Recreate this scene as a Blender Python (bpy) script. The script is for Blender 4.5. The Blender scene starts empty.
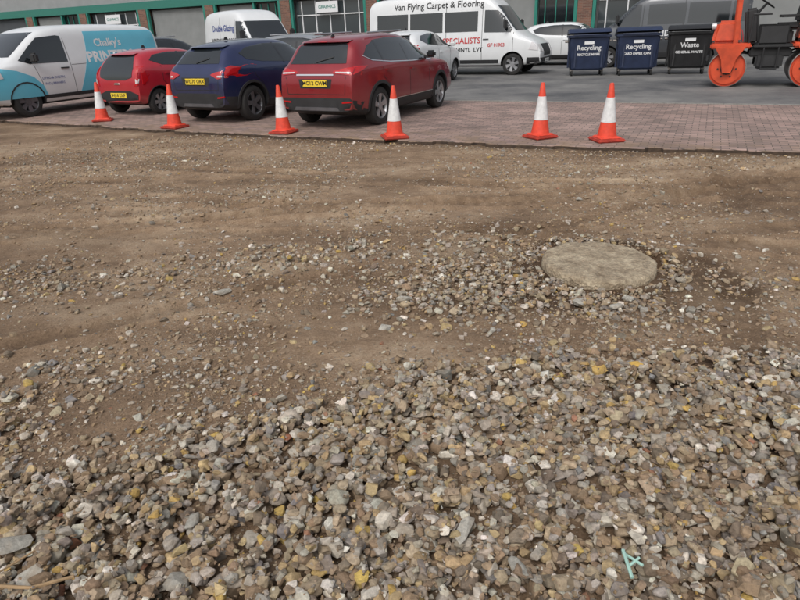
import bpy, bmesh, math, random
import numpy as np
from mathutils import Vector, Matrix
from mathutils.bvhtree import BVHTree
from mathutils.geometry import tessellate_polygon
random.seed(7); rng=np.random.default_rng(11)
scene=bpy.context.scene
COL=scene.collection
def lin(r,g,b,k=1.0):
    f=lambda c:(c/255/12.92 if c/255<=0.04045 else ((c/255+0.055)/1.055)**2.4)
    return (f(r)*k,f(g)*k,f(b)*k,1)
# ---------------------------------------------------------------- materials
def mat(name,color,rough=0.5,metal=0.0,coat=0.0,bump=0.0,bscale=40,var=0.0,vscale=8,spec=0.5,grime=False):
    m=bpy.data.materials.new(name); m.use_nodes=True
    nt=m.node_tree; N=nt.nodes; Lk=nt.links; b=N['Principled BSDF']
    b.inputs['Base Color'].default_value=color; b.inputs['Roughness'].default_value=rough
    b.inputs['Metallic'].default_value=metal; b.inputs['Coat Weight'].default_value=coat
    b.inputs['Coat Roughness'].default_value=0.06
    b.inputs['Specular IOR Level'].default_value=spec
    tc=N.new('ShaderNodeTexCoord')
    if var>0:
        n=N.new('ShaderNodeTexNoise'); n.inputs['Scale'].default_value=vscale; n.inputs['Detail'].default_value=4
        Lk.new(tc.outputs['Object'],n.inputs['Vector'])
        mr=N.new('ShaderNodeMapRange'); mr.inputs[3].default_value=1-var; mr.inputs[4].default_value=1+var
        mr.inputs[1].default_value=.25; mr.inputs[2].default_value=.75
        Lk.new(n.outputs[0],mr.inputs[0])
        vm=N.new('ShaderNodeVectorMath'); vm.operation='SCALE'; vm.inputs[0].default_value=color[:3]
        Lk.new(mr.outputs[0],vm.inputs['Scale']); out=vm.outputs[0]
        if grime:  # road dust on the lower body
            sx=N.new('ShaderNodeSeparateXYZ'); Lk.new(tc.outputs['Object'],sx.inputs[0])
            g=N.new('ShaderNodeMapRange'); g.inputs[1].default_value=.25; g.inputs[2].default_value=.8; g.inputs[3].default_value=.38; g.inputs[4].default_value=0.02
            Lk.new(sx.outputs['Z'],g.inputs[0])
            gm=N.new('ShaderNodeMath'); gm.operation='MULTIPLY'; Lk.new(g.outputs[0],gm.inputs[0]); Lk.new(n.outputs[0],gm.inputs[1])
            mx=N.new('ShaderNodeMix'); mx.data_type='RGBA'; Lk.new(gm.outputs[0],mx.inputs[0]); Lk.new(out,mx.inputs[6]); mx.inputs[7].default_value=(.2,.17,.14,1); out=mx.outputs[2]
        Lk.new(out,b.inputs['Base Color'])
        mr2=N.new('ShaderNodeMapRange'); mr2.inputs[3].default_value=max(0,rough-.08); mr2.inputs[4].default_value=min(1,rough+.12)
        Lk.new(n.outputs[0],mr2.inputs[0]); Lk.new(mr2.outputs[0],b.inputs['Roughness'])
    if bump>0:
        n=N.new('ShaderNodeTexNoise'); n.inputs['Scale'].default_value=bscale; n.inputs['Detail'].default_value=4
        Lk.new(tc.outputs['Object'],n.inputs['Vector'])
        bp=N.new('ShaderNodeBump'); bp.inputs['Strength'].default_value=bump; bp.inputs['Distance'].default_value=.01
        Lk.new(n.outputs[0],bp.inputs['Height']); Lk.new(bp.outputs[0],b.inputs['Normal'])
    return m
M={}
M['black']=mat('black_plastic',(.022,.022,.023,1),.6,var=.25)
M['blackgloss']=mat('black_gloss',(.008,.008,.009,1),.12,coat=.5)
M['tyre']=mat('tyre_rubber',(.024,.023,.022,1),.85,var=.3,vscale=20)
M['rim']=mat('alloy',(.42,.42,.43,1),.35,metal=.8,var=.15)
M['rimdark']=mat('alloy_dark',(.16,.16,.17,1),.35,metal=.6,var=.15)
M['glass']=mat('car_glass',(.012,.015,.017,1),.06,spec=.8,coat=.3)
M['glasslt']=mat('windscreen_glass',(.05,.06,.065,1),.06,spec=.9)
M['tail']=mat('tail_lamp',(.45,.008,.012,1),.12,coat=.6)
M['tailw']=mat('lamp_clear',(.6,.58,.58,1),.1,coat=.6)
M['amber']=mat('lamp_amber',(.7,.2,.02,1),.2,coat=.4)
M['plate_y']=mat('plate_yellow',(.82,.60,.05,1),.4)
M['plate_w']=mat('plate_white',(.8,.8,.78,1),.4)
M['chrome']=mat('chrome',(.7,.7,.7,1),.15,metal=1)
M['ink']=mat('black_ink',(.012,.012,.012,1),.5)
M['inkred']=mat('red_ink',(.5,.02,.02,1),.5)
M['inkblue']=mat('blue_ink',(.02,.05,.25,1),.5)
M['inkwhite']=mat('white_ink',(.72,.72,.72,1),.5)
M['red']=mat('cherry_red_paint',(.25,.006,.013,1),.3,metal=.25,coat=.8,var=.08,vscale=3,grime=True)
M['red2']=mat('bright_red_paint',(.42,.008,.022,1),.3,coat=.8,var=.08,vscale=3,grime=True)
M['blue']=mat('navy_blue_paint',(.016,.025,.088,1),.3,metal=.4,coat=.8,var=.08,vscale=3,grime=True)
M['white']=mat('white_paint',(.70,.71,.71,1),.32,coat=.5,var=.05,vscale=3,grime=True)
M['silver']=mat('silver_paint',(.42,.43,.44,1),.3,metal=.6,coat=.8,var=.05,grime=True)
M['grey']=mat('grey_paint',(.075,.08,.088,1),.3,metal=.4,coat=.8,var=.05,grime=True)
M['dark']=mat('dark_paint',(.02,.022,.028,1),.25,metal=.3,coat=.8,var=.05,grime=True)
M['cyan']=mat('light_blue_paint',(.12,.48,.62,1),.32,coat=.5,var=.05,vscale=3,grime=True)
M['orange']=mat('orange_machine_paint',(.56,.065,.018,1),.5,coat=.1,var=.28,vscale=6)
M['steel']=mat('rolled_steel',(.30,.27,.25,1),.45,metal=.7,var=.35,vscale=10)
M['cone']=mat('cone_orange_red',(.72,.065,.03,1),.55,var=.18,vscale=14,bump=.1)
M['conew']=mat('cone_white_sleeve',(.70,.70,.69,1),.5,var=.16,vscale=18)
M['conebase']=mat('cone_base',(.42,.05,.03,1),.7,var=.35,vscale=14)
M['binblue']=mat('bin_navy',(.014,.024,.06,1),.45,var=.25,vscale=5,bump=.1)
M['binblack']=mat('bin_black',(.014,.014,.015,1),.45,var=.25,vscale=5,bump=.1)

# ---------------------------------------------------------------- helpers
def link(o,parent=None):
    COL.objects.link(o)
    if parent: o.parent=parent
    return o
def empty(name,loc=(0,0,0),rz=0):
    e=bpy.data.objects.new(name,None); e.location=loc; e.rotation_euler=(0,0,rz); e.empty_display_size=.3
    COL.objects.link(e); return e
def mesh_obj(name,verts,faces,mats,parent=None,smooth=False,idx=None):
    me=bpy.data.meshes.new(name); me.from_pydata(verts,[],faces)
    for m in (mats if isinstance(mats,(list,tuple)) else [mats]): me.materials.append(m)
    if idx: me.polygons.foreach_set('material_index',idx)
    if smooth: me.polygons.foreach_set('use_smooth',[True]*len(me.polygons))
    me.update(); o=bpy.data.objects.new(name,me); return link(o,parent)
def bm_obj(name,bm,m,parent=None,smooth=None):
    me=bpy.data.meshes.new(name); bm.to_mesh(me); bm.free()
    for mm in (m if isinstance(m,(list,tuple)) else [m]): me.materials.append(mm)
    if smooth is not None:
        me.polygons.foreach_set('use_smooth',[True]*len(me.polygons)); me.set_sharp_from_angle(angle=smooth)
    o=bpy.data.objects.new(name,me); return link(o,parent)
def box(name,parent,loc,dims,m,bev=.01,rot=(0,0,0),taper=None,seg=2):
    bm=bmesh.new(); bmesh.ops.create_cube(bm,size=1)
    for v in bm.verts:
        if taper and v.co.z>0: v.co.x*=taper[0]; v.co.y*=taper[1]
        v.co=Vector((v.co.x*dims[0],v.co.y*dims[1],v.co.z*dims[2]))
    if bev>0: bmesh.ops.bevel(bm,geom=bm.edges[:],offset=bev,segments=seg,affect='EDGES',clamp_overlap=True)
    o=bm_obj(name,bm,m,parent,smooth=math.radians(35)); o.location=loc; o.rotation_euler=rot; return o
def cyl(name,parent,p0,p1,r,m,seg=16,r2=None):
    p0=Vector(p0);p1=Vector(p1);d=p1-p0
    bm=bmesh.new(); bmesh.ops.create_cone(bm,cap_ends=True,segments=seg,radius1=r,radius2=r if r2 is None else r2,depth=d.length)
    R=d.to_track_quat('Z','Y').to_matrix().to_4x4()
    bmesh.ops.transform(bm,matrix=Matrix.Translation((p0+p1)/2)@R,verts=bm.verts[:])
    return bm_obj(name,bm,m,parent,smooth=math.radians(40))
def lathe(name,parent,prof,m,seg=28,axis='Y',idx=None,loc=(0,0,0)):
    V=[];F=[];I=[];n=len(prof)
    for s in range(seg):
        t=2*math.pi*s/seg
        for a,r in prof:
            c,s_=math.cos(t)*r,math.sin(t)*r
            V.append((c,a,s_) if axis=='Y' else (c,s_,a))
    for s in range(seg):
        s2=(s+1)%seg
        for k in range(n-1):
            F.append((s*n+k,s*n+k+1,s2*n+k+1,s2*n+k)); I.append(idx[k] if idx else 0)
    o=mesh_obj(name,V,F,m,parent,smooth=True,idx=I); o.data.set_sharp_from_angle(angle=math.radians(38)); o.location=loc; return o

def text_mesh(txt,size,bold=.0):
    cu=bpy.data.curves.new('t','FONT'); cu.body=txt; cu.size=size; cu.align_x='CENTER'; cu.align_y='CENTER'; cu.resolution_u=2; cu.offset=bold
    o=bpy.data.objects.new('t',cu); COL.objects.link(o); bpy.context.view_layer.update()
    dg=bpy.context.evaluated_depsgraph_get()
    me=bpy.data.meshes.new_from_object(o.evaluated_get(dg)); 
    bpy.data.objects.remove(o); bpy.data.curves.remove(cu); return me

# ---------------------------------------------------------------- vehicles
class Vehicle:
    def __init__(s,name,st,paint,wheels,loc,heading,clad=None,cladmat=None,sc=1.0,crease=.35):
        s.root=empty(name); s.W=max(a[2] for a in st)
        mats=[paint,M['black']]
        V=[];F=[];ring=18
        for (x,zt,w,zb,wr,z0) in st:
            zs=min(zb,zt-.07); k=zt-zs
            c=min(.07,k*.35); z3=min(z0+.2,z0+(zs-z0)*.45); z2=min(z0+.05,z0+(zs-z0)*.15)
            h=[(0,z0),(.8*w,z0),(.955*w,z2),(w*.995,z3),(w,z3+(zs-z3)*.6),(.975*w,zs),
               ((.965*w+wr)/2,zs+(k-c)*.5),(wr,zt-c),(wr*.72,zt-.012-.1*c),(0,zt)]
            pts=h+[(-a,b) for a,b in h[-2:0:-1]]
            V+=[(x,a,b) for a,b in pts]
        n=len(st)
        for i in range(n-1):
            for j in range(ring):
                F.append((i*ring+j,i*ring+(j+1)%ring,(i+1)*ring+(j+1)%ring,(i+1)*ring+j))
        for i,rev in ((0,True),(n-1,False)):
            b=i*ring
            for k in range(1,8):
                q=(b+k,b+k+1,b+(ring-k-1)%ring,b+(ring-k)%ring)
                F.append(q[::-1] if rev else q)
            F.append((b,b+1,b+17)); F.append((b+8,b+9,b+10))
        o=mesh_obj('shell',V,F,mats,s.root,smooth=True)
        bm=bmesh.new(); bm.from_mesh(o.data)
        cl=bm.edges.layers.float.new('crease_edge')
        for e in bm.edges:
            a,b=e.verts[0].index,e.verts[1].index
            if a%ring==b%ring and a%ring in (5,13): e[cl]=crease
            if a//ring==b//ring and a//ring in (0,n-1) : e[cl]=.45
        bmesh.ops.recalc_face_normals(bm,faces=bm.faces[:])
        bm.to_mesh(o.data); bm.free()
        md=o.modifiers.new('s','SUBSURF'); md.levels=2; md.render_levels=2
        bpy.context.view_layer.update(); dg=bpy.context.evaluated_depsgraph_get()
        me=bpy.data.meshes.new_from_object(o.evaluated_get(dg)); o.modifiers.clear(); o.data=me
        if clad is not None:
            for p in me.polygons:
                if p.center.z<clad: p.material_index=1
        bm=bmesh.new(); bm.from_mesh(me); s.bvh=BVHTree.FromBMesh(bm); bm.free()
        # wheel arches: one cut at a time, checked, retried if the solver slips
        for (wx,R) in wheels:
            for sg in (-1,1):
                for attempt in range(5):
                    bm=bmesh.new(); bmesh.ops.create_cone(bm,cap_ends=True,segments=40-attempt*3,radius1=R+.055,radius2=R+.055,depth=.6)
                    bmesh.ops.rotate(bm,cent=(0,0,0),matrix=Matrix.Rotation(math.pi/2,3,'X'),verts=bm.verts[:])
                    bmesh.ops.translate(bm,vec=(wx+.0013+.0029*attempt,sg*(s.W-.03+.0047*attempt),R+.0113+.0017*attempt),verts=bm.verts[:])
                    for f in bm.faces: f.material_index=1
                    bmesh.ops.recalc_face_normals(bm,faces=bm.faces[:])
                    c=bm_obj('cut',bm,mats,None); c.parent=s.root
                    b=o.modifiers.new('b','BOOLEAN'); b.operation='DIFFERENCE'; b.object=c; b.solver='FAST' if attempt in (2,4) else 'EXACT'
                    bpy.context.view_layer.update(); dg=bpy.context.evaluated_depsgraph_get()
                    me2=bpy.data.meshes.new_from_object(o.evaluated_get(dg)); o.modifiers.clear(); bpy.data.objects.remove(c)
                    cov=np.empty(len(me2.vertices)*3); me2.vertices.foreach_get('co',cov); cov=cov.reshape(-1,3)
                    good=len(cov)>800 and np.abs(cov[:,1]).max()<s.W+.02 and (cov[:,0].max()-cov[:,0].min())>(st[-1][0]-st[0][0])*.93
                    ins=(np.hypot(cov[:,0]-wx,cov[:,2]-R)<R*.9)&(cov[:,1]*sg>s.W*.8)
                    if good and ins.sum()==0: o.data=me2; break
        me2=o.data
        me2.polygons.foreach_set('use_smooth',[True]*len(me2.polygons)); me2.set_sharp_from_angle(angle=math.radians(42))
        o.name='body'; s.body=o; s.wheels=wheels
        s.root.location=loc; s.root.rotation_euler=(0,0,heading); s.root.scale=(sc,sc,sc)
    def hit(s,side,a,b,off):
        if side=='R': o,d=Vector((a,-6,b)),Vector((0,1,0))
        elif side=='L': o,d=Vector((a,6,b)),Vector((0,-1,0))
        elif side=='B': o,d=Vector((-9,a,b)),Vector((1,0,0))
        elif side=='F': o,d=Vector((9,a,b)),Vector((-1,0,0))
        else: o,d=Vector((a,b,9)),Vector((0,0,-1))
        h=s.bvh.ray_cast(o,d)
        if h[0] is None:
            h=s.bvh.find_nearest(o+d*4.5)
        return h[0]-d*off,d
    def patch(s,poly,side,m,off=.005,depth=.02,cell=.07,name='panel'):
        bm=bmesh.new(); vs=[bm.verts.new((a,b,0)) for a,b in poly]
        for t in tessellate_polygon([[Vector((a,b,0)) for a,b in poly]]):
            try: bm.faces.new([vs[i] for i in t])
            except ValueError: pass
        for ax in (0,1):
            lo=min(p[ax] for p in poly); hi=max(p[ax] for p in poly); c=lo+cell
            while c<hi-.004:
                bmesh.ops.bisect_plane(bm,geom=bm.verts[:]+bm.edges[:]+bm.faces[:],plane_co=(c,0,0) if ax==0 else (0,c,0),plane_no=(1,0,0) if ax==0 else (0,1,0))
                c+=cell
        bmesh.ops.remove_doubles(bm,verts=bm.verts[:],dist=.0004)
        d=None
        for v in bm.verts: v.co,d=s.hit(side,v.co.x,v.co.y,off)
        be=[e for e in bm.edges if e.is_boundary]
        r=bmesh.ops.extrude_edge_only(bm,edges=be)
        for v in [g for g in r['geom'] if isinstance(g,bmesh.types.BMVert)]: v.co+=d*depth
        bmesh.ops.recalc_face_normals(bm,faces=bm.faces[:])
        return bm_obj(name,bm,m,s.root,smooth=math.radians(50))
    def both(s,poly,m,**k):
        s.patch(poly,'R',m,**k); s.patch(poly,'L',m,**k)
    def mirB(s,poly,side,m,**k):
        s.patch(poly,side,m,**k); s.patch([(-a,b) for a,b in poly],side,m,**k)
    def seam(s,pts,sides='RL',w=.005,m=None,off=.0025):
        for sd in sides:
            for (a,b) in zip(pts[:-1],pts[1:]):
                d=Vector((b[0]-a[0],b[1]-a[1])).normalized(); q=Vector((-d.y,d.x))*w
                s.patch([(a[0]+q.x,a[1]+q.y),(b[0]+q.x,b[1]+q.y),(b[0]-q.x,b[1]-q.y),(a[0]-q.x,a[1]-q.y)],sd,m or M['ink'],off=off,depth=.006,cell=.15,name='seam')
    def text(s,txt,side,c,size,m,off=.008,bold=.0,name='lettering'):
        me=text_mesh(txt,size,bold)
        for v in me.vertices:
            u,w=v.co.x,v.co.y
            if side=='R': a=c[0]+u
            elif side=='L': a=c[0]-u
            elif side=='B': a=c[0]-u
            else: a=c[0]+u
            v.co,_=s.hit(side,a,c[1]+w,off)
        me.materials.append(m); o=bpy.data.objects.new(name,me); link(o,s.root)
    def wheelset(s,rimmat=None,spokes=5,width=.22,tw=.0):
        rimmat=rimmat or M['rim']
        for wx,R in s.wheels:
            for sg in (-1,1):
                y0=sg*(s.W-width/2-.045)
                hw=width/2
                p=[(-hw,.60*R),(-hw-.004,.8*R),(-hw+.012,.95*R),(-hw+.045,R),(hw-.045,R),(hw-.012,.95*R),(hw+.004,.8*R),(hw,.68*R),(hw-.012,.66*R)]
                q=[(hw-.012,.675*R),(hw-.004,.65*R),(hw-.02,.62*R),(hw-.07,.59*R)]
                b=[(hw-.075,.60*R),(hw-.08,.0)]
                if sg<0: p=[(-a,r) for a,r in p]; q=[(-a,r) for a,r in q]; b=[(-a,r) for a,r in b]
                lathe('tyre',s.root,p,M['tyre'],32,loc=(wx,y0,R)); lathe('rim',s.root,q,rimmat,32,loc=(wx,y0,R)); lathe('brake_disc',s.root,b,M['black'],24,loc=(wx,y0,R))
                bm=bmesh.new(); rot=random.random()
                for k in range(spokes):
                    t=rot+2*math.pi*k/spokes
                    for dt in (-.13,.13):
                        r0,r1=.08*R,.64*R; w0,w1=.030*R/.33,.026*R/.33
                        ya,yb=sg*(hw-.035),sg*(hw-.010)
                        def P(r,off,y,tt): return (math.cos(tt)*r-math.sin(tt)*off,y,math.sin(tt)*r+math.cos(tt)*off)
                        vs=[bm.verts.new(P(r0,-w0,ya,t)),bm.verts.new(P(r0,w0,ya,t)),bm.verts.new(P(r1,w1,yb,t+dt)),bm.verts.new(P(r1,-w1,yb,t+dt))]
                        vb=[bm.verts.new((v.co.x,v.co.y-sg*.03,v.co.z)) for v in vs]
                        bm.faces.new(vs)
                        for i in range(4): bm.faces.new((vs[i],vs[(i+1)%4],vb[(i+1)%4],vb[i]))
                bmesh.ops.recalc_face_normals(bm,faces=bm.faces[:])
                so=bm_obj('spokes',bm,rimmat,s.root); so.location=(wx,y0,R)
                cyl('hub',s.root,(wx,y0+sg*(hw-.07),R),(wx,y0+sg*(hw-.02),R),.07*R/.33,rimmat,16)
    def arch(s,m,t=.06,sides='RL'):
        for wx,R in s.wheels:
            Ri=R+.05; n=14
            a0,a1=-.15,math.pi+.15
            o=[(wx+math.cos(a)*(Ri+t),R+.01+math.sin(a)*(Ri+t)) for a in np.linspace(a0,a1,n)]
            i=[(wx+math.cos(a)*Ri,R+.01+math.sin(a)*Ri) for a in np.linspace(a1,a0,n)]
            for sd in sides: s.patch(o+i,sd,m,off=.014,depth=.05,cell=.1,name='arch_trim')
    def mirrors(s,x,z,m,big=1.0):
        for sg in (-1,1):
            p,_=s.hit('R' if sg<0 else 'L',x,z,0)
            y=p.y
            box('mirror_arm',s.root,(x,y+sg*.06,z-.02),(.05,.12,.04),M['black'],.01)
            box('mirror',s.root,(x,y+sg*.17,z+.03*big),(.12,.2,.14*big),m,.04,seg=3)
    def handles(s,pts,m):
        for x,z in pts: s.both([(x-.1,z-.014),(x+.1,z-.014),(x+.1,z+.014),(x-.1,z+.014)],m,off=.028,depth=.026,name='door_handle')
    def plate(s,side,z,txt,m,w=.52,h=.115,y=0):
        x=s.hit(side,y,z,0)[0].x; sg=-1 if side=='B' else 1
        box('number_plate',s.root,(x+sg*.012,y,z),(.018,w,h),m,.003)
        me=text_mesh(txt,.098,.002)
        for v in me.vertices:
            u,w_=v.co.x*1.02,v.co.y; v.co=(x+sg*.023,y+(u if side=='F' else -u),z+w_)
        me.materials.append(M['ink']); o=bpy.data.objects.new('plate_text',me); link(o,s.root)

def stations(prof,W,zbelt,wr,z0=.2,hoodx=None,endw=.84,pw=5):
    xs=[p[0] for p in prof]; xm=(xs[0]+xs[-1])/2; hl=(xs[-1]-xs[0])/2; out=[]
    for x,zt in prof:
        t=abs(x-xm)/hl; w=W*(1-(1-endw)*t**pw)
        zb=zbelt[0]+(zbelt[1]-zbelt[0])*(x-xs[0])/(xs[-1]-xs[0])
        r=wr if zt-zb>.3 else wr+( w*.80-wr)*min(1,max(0,(.3-(zt-zb))/.25))
        r=min(r,w*.86)
        zz=z0+.12*max(0,(t-.8)/.2)
        out.append((x,zt,w,zb,r,zz))
    return out
def head(ang): return math.radians(ang)
HD=90-28.5

def suv(name,loc,hd,paint,kind,txt,sc=1):
    if kind=='q':
        prof=[(-2.19,.80),(-2.17,1.0),(-2.10,1.10),(-1.97,1.26),(-1.84,1.43),(-1.74,1.535),(-1.3,1.60),(-.5,1.63),(.1,1.60),(.45,1.50),(.85,1.28),(1.2,1.11),(1.6,1.06),(1.95,.98),(2.13,.84),(2.22,.62)]
        v=Vehicle(name,stations(prof,.918,(1.06,.99),.63,.2),paint,[(-1.333,.345),(1.333,.345)],loc,hd,clad=.36,sc=sc)
        v.both([(1.0,1.07),(.42,1.43),(.0,1.50),(-.55,1.52),(-1.1,1.49),(-1.45,1.40),(-1.68,1.25),(-1.5,1.17),(-.9,1.115),(0,1.08)],M['glass'],name='side_glass')
        v.seam([(1.0,1.055),(0,1.065),(-.9,1.10),(-1.5,1.155),(-1.71,1.24)],m=M['chrome'],w=.008,off=.008)
        for a,b in (((-.16,1.08),(-.2,1.51)),((-1.12,1.13),(-1.18,1.48))): v.seam([a,b],w=.028,m=M['blackgloss'],off=.008)
        v.seam([(.78,1.05),(.72,.7),(.78,.42)]); v.seam([(-.16,1.07),(-.18,.42)]); v.seam([(-.95,.42),(-1.0,.7),(-1.22,.86),(-1.2,1.12)])
        v.handles([(-.02,.93),(-1.02,.97)],paint)
        v.patch([(-.60,1.13),(.60,1.13),(.50,1.47),(-.50,1.47)],'B',M['glass'],name='rear_glass',off=.006)
        v.patch([(-.52,1.50),(.52,1.50),(.50,1.475),(-.50,1.475)],'B',paint,off=.07,depth=.12,name='spoiler')
        v.patch([(-.10,1.492),(.10,1.492),(.10,1.480),(-.10,1.480)],'B',M['tail'],off=.076,depth=.02,name='brake_light')
        v.seam([(.02,1.16),(-.32,1.24)],sides='B',w=.009,m=M['black'],off=.02)
        v.mirB([(.38,.975),(.62,.955),(.86,.925),(.90,1.0),(.86,1.085),(.62,1.06),(.40,1.015)],'B',M['tail'],off=.012,name='tail_lamp')
        v.mirB([(.44,.985),(.80,.965),(.80,.995),(.44,1.003)],'B',M['tailw'],off=.017,name='lamp_clear')
        v.both([(-2.12,.95),(-1.86,1.02),(-1.72,1.075),(-1.9,1.085),(-2.12,1.07)],M['tail'],off=.012,name='tail_lamp_side')
        v.patch([(-.40,.94),(.40,.94),(.40,.965),(-.40,.965)],'B',M['chrome'],off=.014,name='trim_bar')
        v.patch([(-.36,.88),(.36,.88),(.33,.72),(-.33,.72)],'B',M['black'],off=.002,depth=.0,name='plate_recess')
        v.plate('B',.81,txt,M['plate_y'])
        v.patch([(-.80,.33),(.80,.33),(.84,.48),(.72,.56),(-.72,.56),(-.84,.48)],'B',M['black'],off=.012,name='bumper_insert')
        v.patch([(-.5,.34),(.5,.34),(.46,.40),(-.46,.40)],'B',M['rimdark'],off=.022,name='skid_plate')
        v.mirB([(.56,.47),(.76,.485),(.76,.51),(.56,.50)],'B',M['tail'],off=.02,name='reflector')
        v.seam([(-.62,.62),(.62,.62)],sides='B'); v.seam([(-.62,.62),(-.66,1.05)],sides='B');v.seam([(.62,.62),(.66,1.05)],sides='B')
        v.arch(M['black'],.055)
        v.both([(-.85,.27),(.88,.27),(.88,.42),(-.85,.42)],M['black'],off=.01,name='sill_cladding')
        v.seam([(-.85,.43),(.88,.43)],m=M['chrome'],w=.006,off=.012)
        for sg in (-1,1): cyl('roof_rail',v.root,(-1.25,sg*.58,1.61),(.1,sg*.58,1.625),.016,M['rim'],8)
        v.mirrors(.72,1.12,M['blackgloss']); v.wheelset(M['rim'],5)
    elif kind=='j':
        prof=[(-2.06,.80),(-2.04,1.02),(-1.95,1.14),(-1.78,1.33),(-1.62,1.48),(-1.25,1.555),(-.4,1.60),(.2,1.575),(.5,1.47),(.85,1.28),(1.15,1.13),(1.55,1.07),(1.9,.98),(2.07,.82),(2.15,.62)]
        v=Vehicle(name,stations(prof,.90,(1.10,1.0),.58,.2,endw=.80,pw=4),paint,[(-1.318,.35),(1.318,.35)],loc,hd,clad=.38,sc=sc)
        v.both([(1.0,1.08),(.45,1.42),(.05,1.48),(-.6,1.48),(-1.15,1.42),(-1.42,1.32),(-1.30,1.2),(-.9,1.14),(0,1.09)],M['glass'],name='side_glass')
        v.seam([(-.2,1.09),(-.25,1.49)],w=.028,m=M['blackgloss'],off=.008)
        v.seam([(.78,1.06),(.72,.7),(.78,.42)]); v.seam([(-.2,1.09),(-.2,.42)]); v.seam([(-.9,.42),(-1.0,.72),(-1.2,.9),(-1.15,1.18)])
        v.handles([(-.05,.95)],paint)
        v.patch([(-.56,1.15),(.56,1.15),(.44,1.43),(-.44,1.43)],'B',M['glass'],off=.006,name='rear_glass')
        v.patch([(-.48,1.47),(.48,1.47),(.46,1.445),(-.46,1.445)],'B',paint,off=.09,depth=.13,name='spoiler')
        v.seam([(.02,1.17),(-.28,1.25)],sides='B',w=.009,m=M['black'],off=.02)
        v.mirB([(.42,.95),(.60,.87),(.84,.90),(.88,1.02),(.82,1.11),(.68,1.02),(.5,.99)],'B',M['tail'],off=.014,name='tail_lamp')
        v.mirB([(.60,.905),(.74,.905),(.76,.94),(.60,.935)],'B',M['tailw'],off=.02,name='lamp_clear')
        v.both([(-1.98,.92),(-1.7,.98),(-1.58,1.07),(-1.8,1.11),(-1.98,1.06)],M['tail'],off=.012,name='tail_lamp_side')
        v.patch([(-.38,.90),(.38,.90),(.33,.74),(-.33,.74)],'B',M['black'],off=.002,depth=0,name='plate_recess')
        v.plate('B',.825,txt,M['plate_y'])
        v.patch([(-.78,.33),(.78,.33),(.80,.52),(.5,.60),(-.5,.60),(-.80,.52)],'B',M['black'],off=.012,name='bumper_insert')
        v.mirB([(.55,.50),(.72,.52),(.72,.55),(.55,.53)],'B',M['tail'],off=.02,name='reflector')
        v.patch([(-.42,.34),(.42,.34),(.38,.40),(-.38,.40)],'B',M['rimdark'],off=.022,name='skid_plate')
        v.seam([(-.58,.66),(.58,.66)],sides='B'); v.seam([(.58,.66),(.64,1.1)],sides='B'); v.seam([(-.58,.66),(-.64,1.1)],sides='B')
        v.arch(M['black'],.05); v.both([(-.85,.27),(.88,.27),(.88,.40),(-.85,.40)],M['black'],off=.01,name='sill_cladding')
        v.mirrors(.72,1.12,M['blackgloss']); v.wheelset(M['rimdark'],5)
    elif kind=='a':
        prof=[(-1.67,.72),(-1.655,.95),(-1.58,1.08),(-1.45,1.27),(-1.33,1.38),(-.95,1.445),(-.3,1.465),(.2,1.43),(.5,1.31),(.9,1.06),(1.25,.98),(1.55,.87),(1.72,.72),(1.79,.56)]
        v=Vehicle(name,stations(prof,.81,(1.05,.92),.55,.19,endw=.86,pw=5),paint,[(-1.14,.29),(1.14,.29)],loc,hd,clad=.26,sc=sc)
        v.both([(.85,1.02),(.45,1.27),(.15,1.34),(-.5,1.36),(-1.0,1.31),(-1.18,1.2),(-.9,1.09),(0,1.03)],M['glass'],name='side_glass')
        v.seam([(-.2,1.04),(-.22,1.36)],w=.03,m=M['blackgloss'],off=.008)
        v.seam([(.7,1.0),(.66,.6),(.72,.34)]); v.seam([(-.2,1.03),(-.2,.34)]); v.seam([(-.75,.34),(-.85,.6),(-.98,.75),(-.95,1.08)])
        v.handles([(-.05,.86),(-.8,.90)],paint)
        v.patch([(-.52,.86),(-.3,.80),(.3,.80),(.52,.86),(.54,1.05),(.42,1.32),(-.42,1.32),(-.54,1.05)],'B',M['glass'],off=.008,name='glass_hatch')
        v.patch([(-.42,1.355),(.42,1.355),(.4,1.335),(-.4,1.335)],'B',paint,off=.08,depth=.11,name='spoiler')
        v.mirB([(.58,.66),(.74,.68),(.76,.9),(.70,1.09),(.58,1.09),(.62,.92)],'B',M['tail'],off=.014,name='tail_lamp')
        v.mirB([(.63,.72),(.70,.73),(.71,.82),(.64,.82)],'B',M['tailw'],off=.02,name='lamp_clear')
        v.both([(-1.56,.70),(-1.40,.78),(-1.44,1.0),(-1.54,1.06)],M['tail'],off=.012,name='tail_lamp_side')
        v.patch([(-.6,.30),(.6,.30),(.64,.48),(.4,.56),(-.4,.56),(-.64,.48)],'B',M['black'],off=.012,name='bumper_insert')
        v.plate('B',.46,txt,M['plate_y'])
        v.arch(M['black'],.012)
        v.mirrors(.6,1.02,paint,.9); v.wheelset(M['rim'],6,width=.17)
        v.patch([(-.09,.70),(.09,.70),(.06,.74),(-.06,.74)],'B',M['chrome'],off=.014,name='badge')
    zt=max(p[1] for p in prof)
    v.patch([(-.62,zt-.48),(.62,zt-.48),(.5,zt-.12),(-.5,zt-.12)],'F',M['glass'],name='windscreen')
    v.mirB([(.45,.72),(.72,.74),(.78,.82),(.5,.80)],'F',M['tailw'],off=.01,name='headlamp')
    v.patch([(-.36,.55),(.36,.55),(.42,.76),(-.42,.76)],'F',M['black'],off=.01,name='grille')
    v.plate('F',.45,txt,M['plate_w'])
    box('antenna_fin',v.root,(prof[5][0]+.25,0,prof[5][1]+.045),(.14,.03,.06),M['black'],.012,taper=(.4,.5))
    return v

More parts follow.
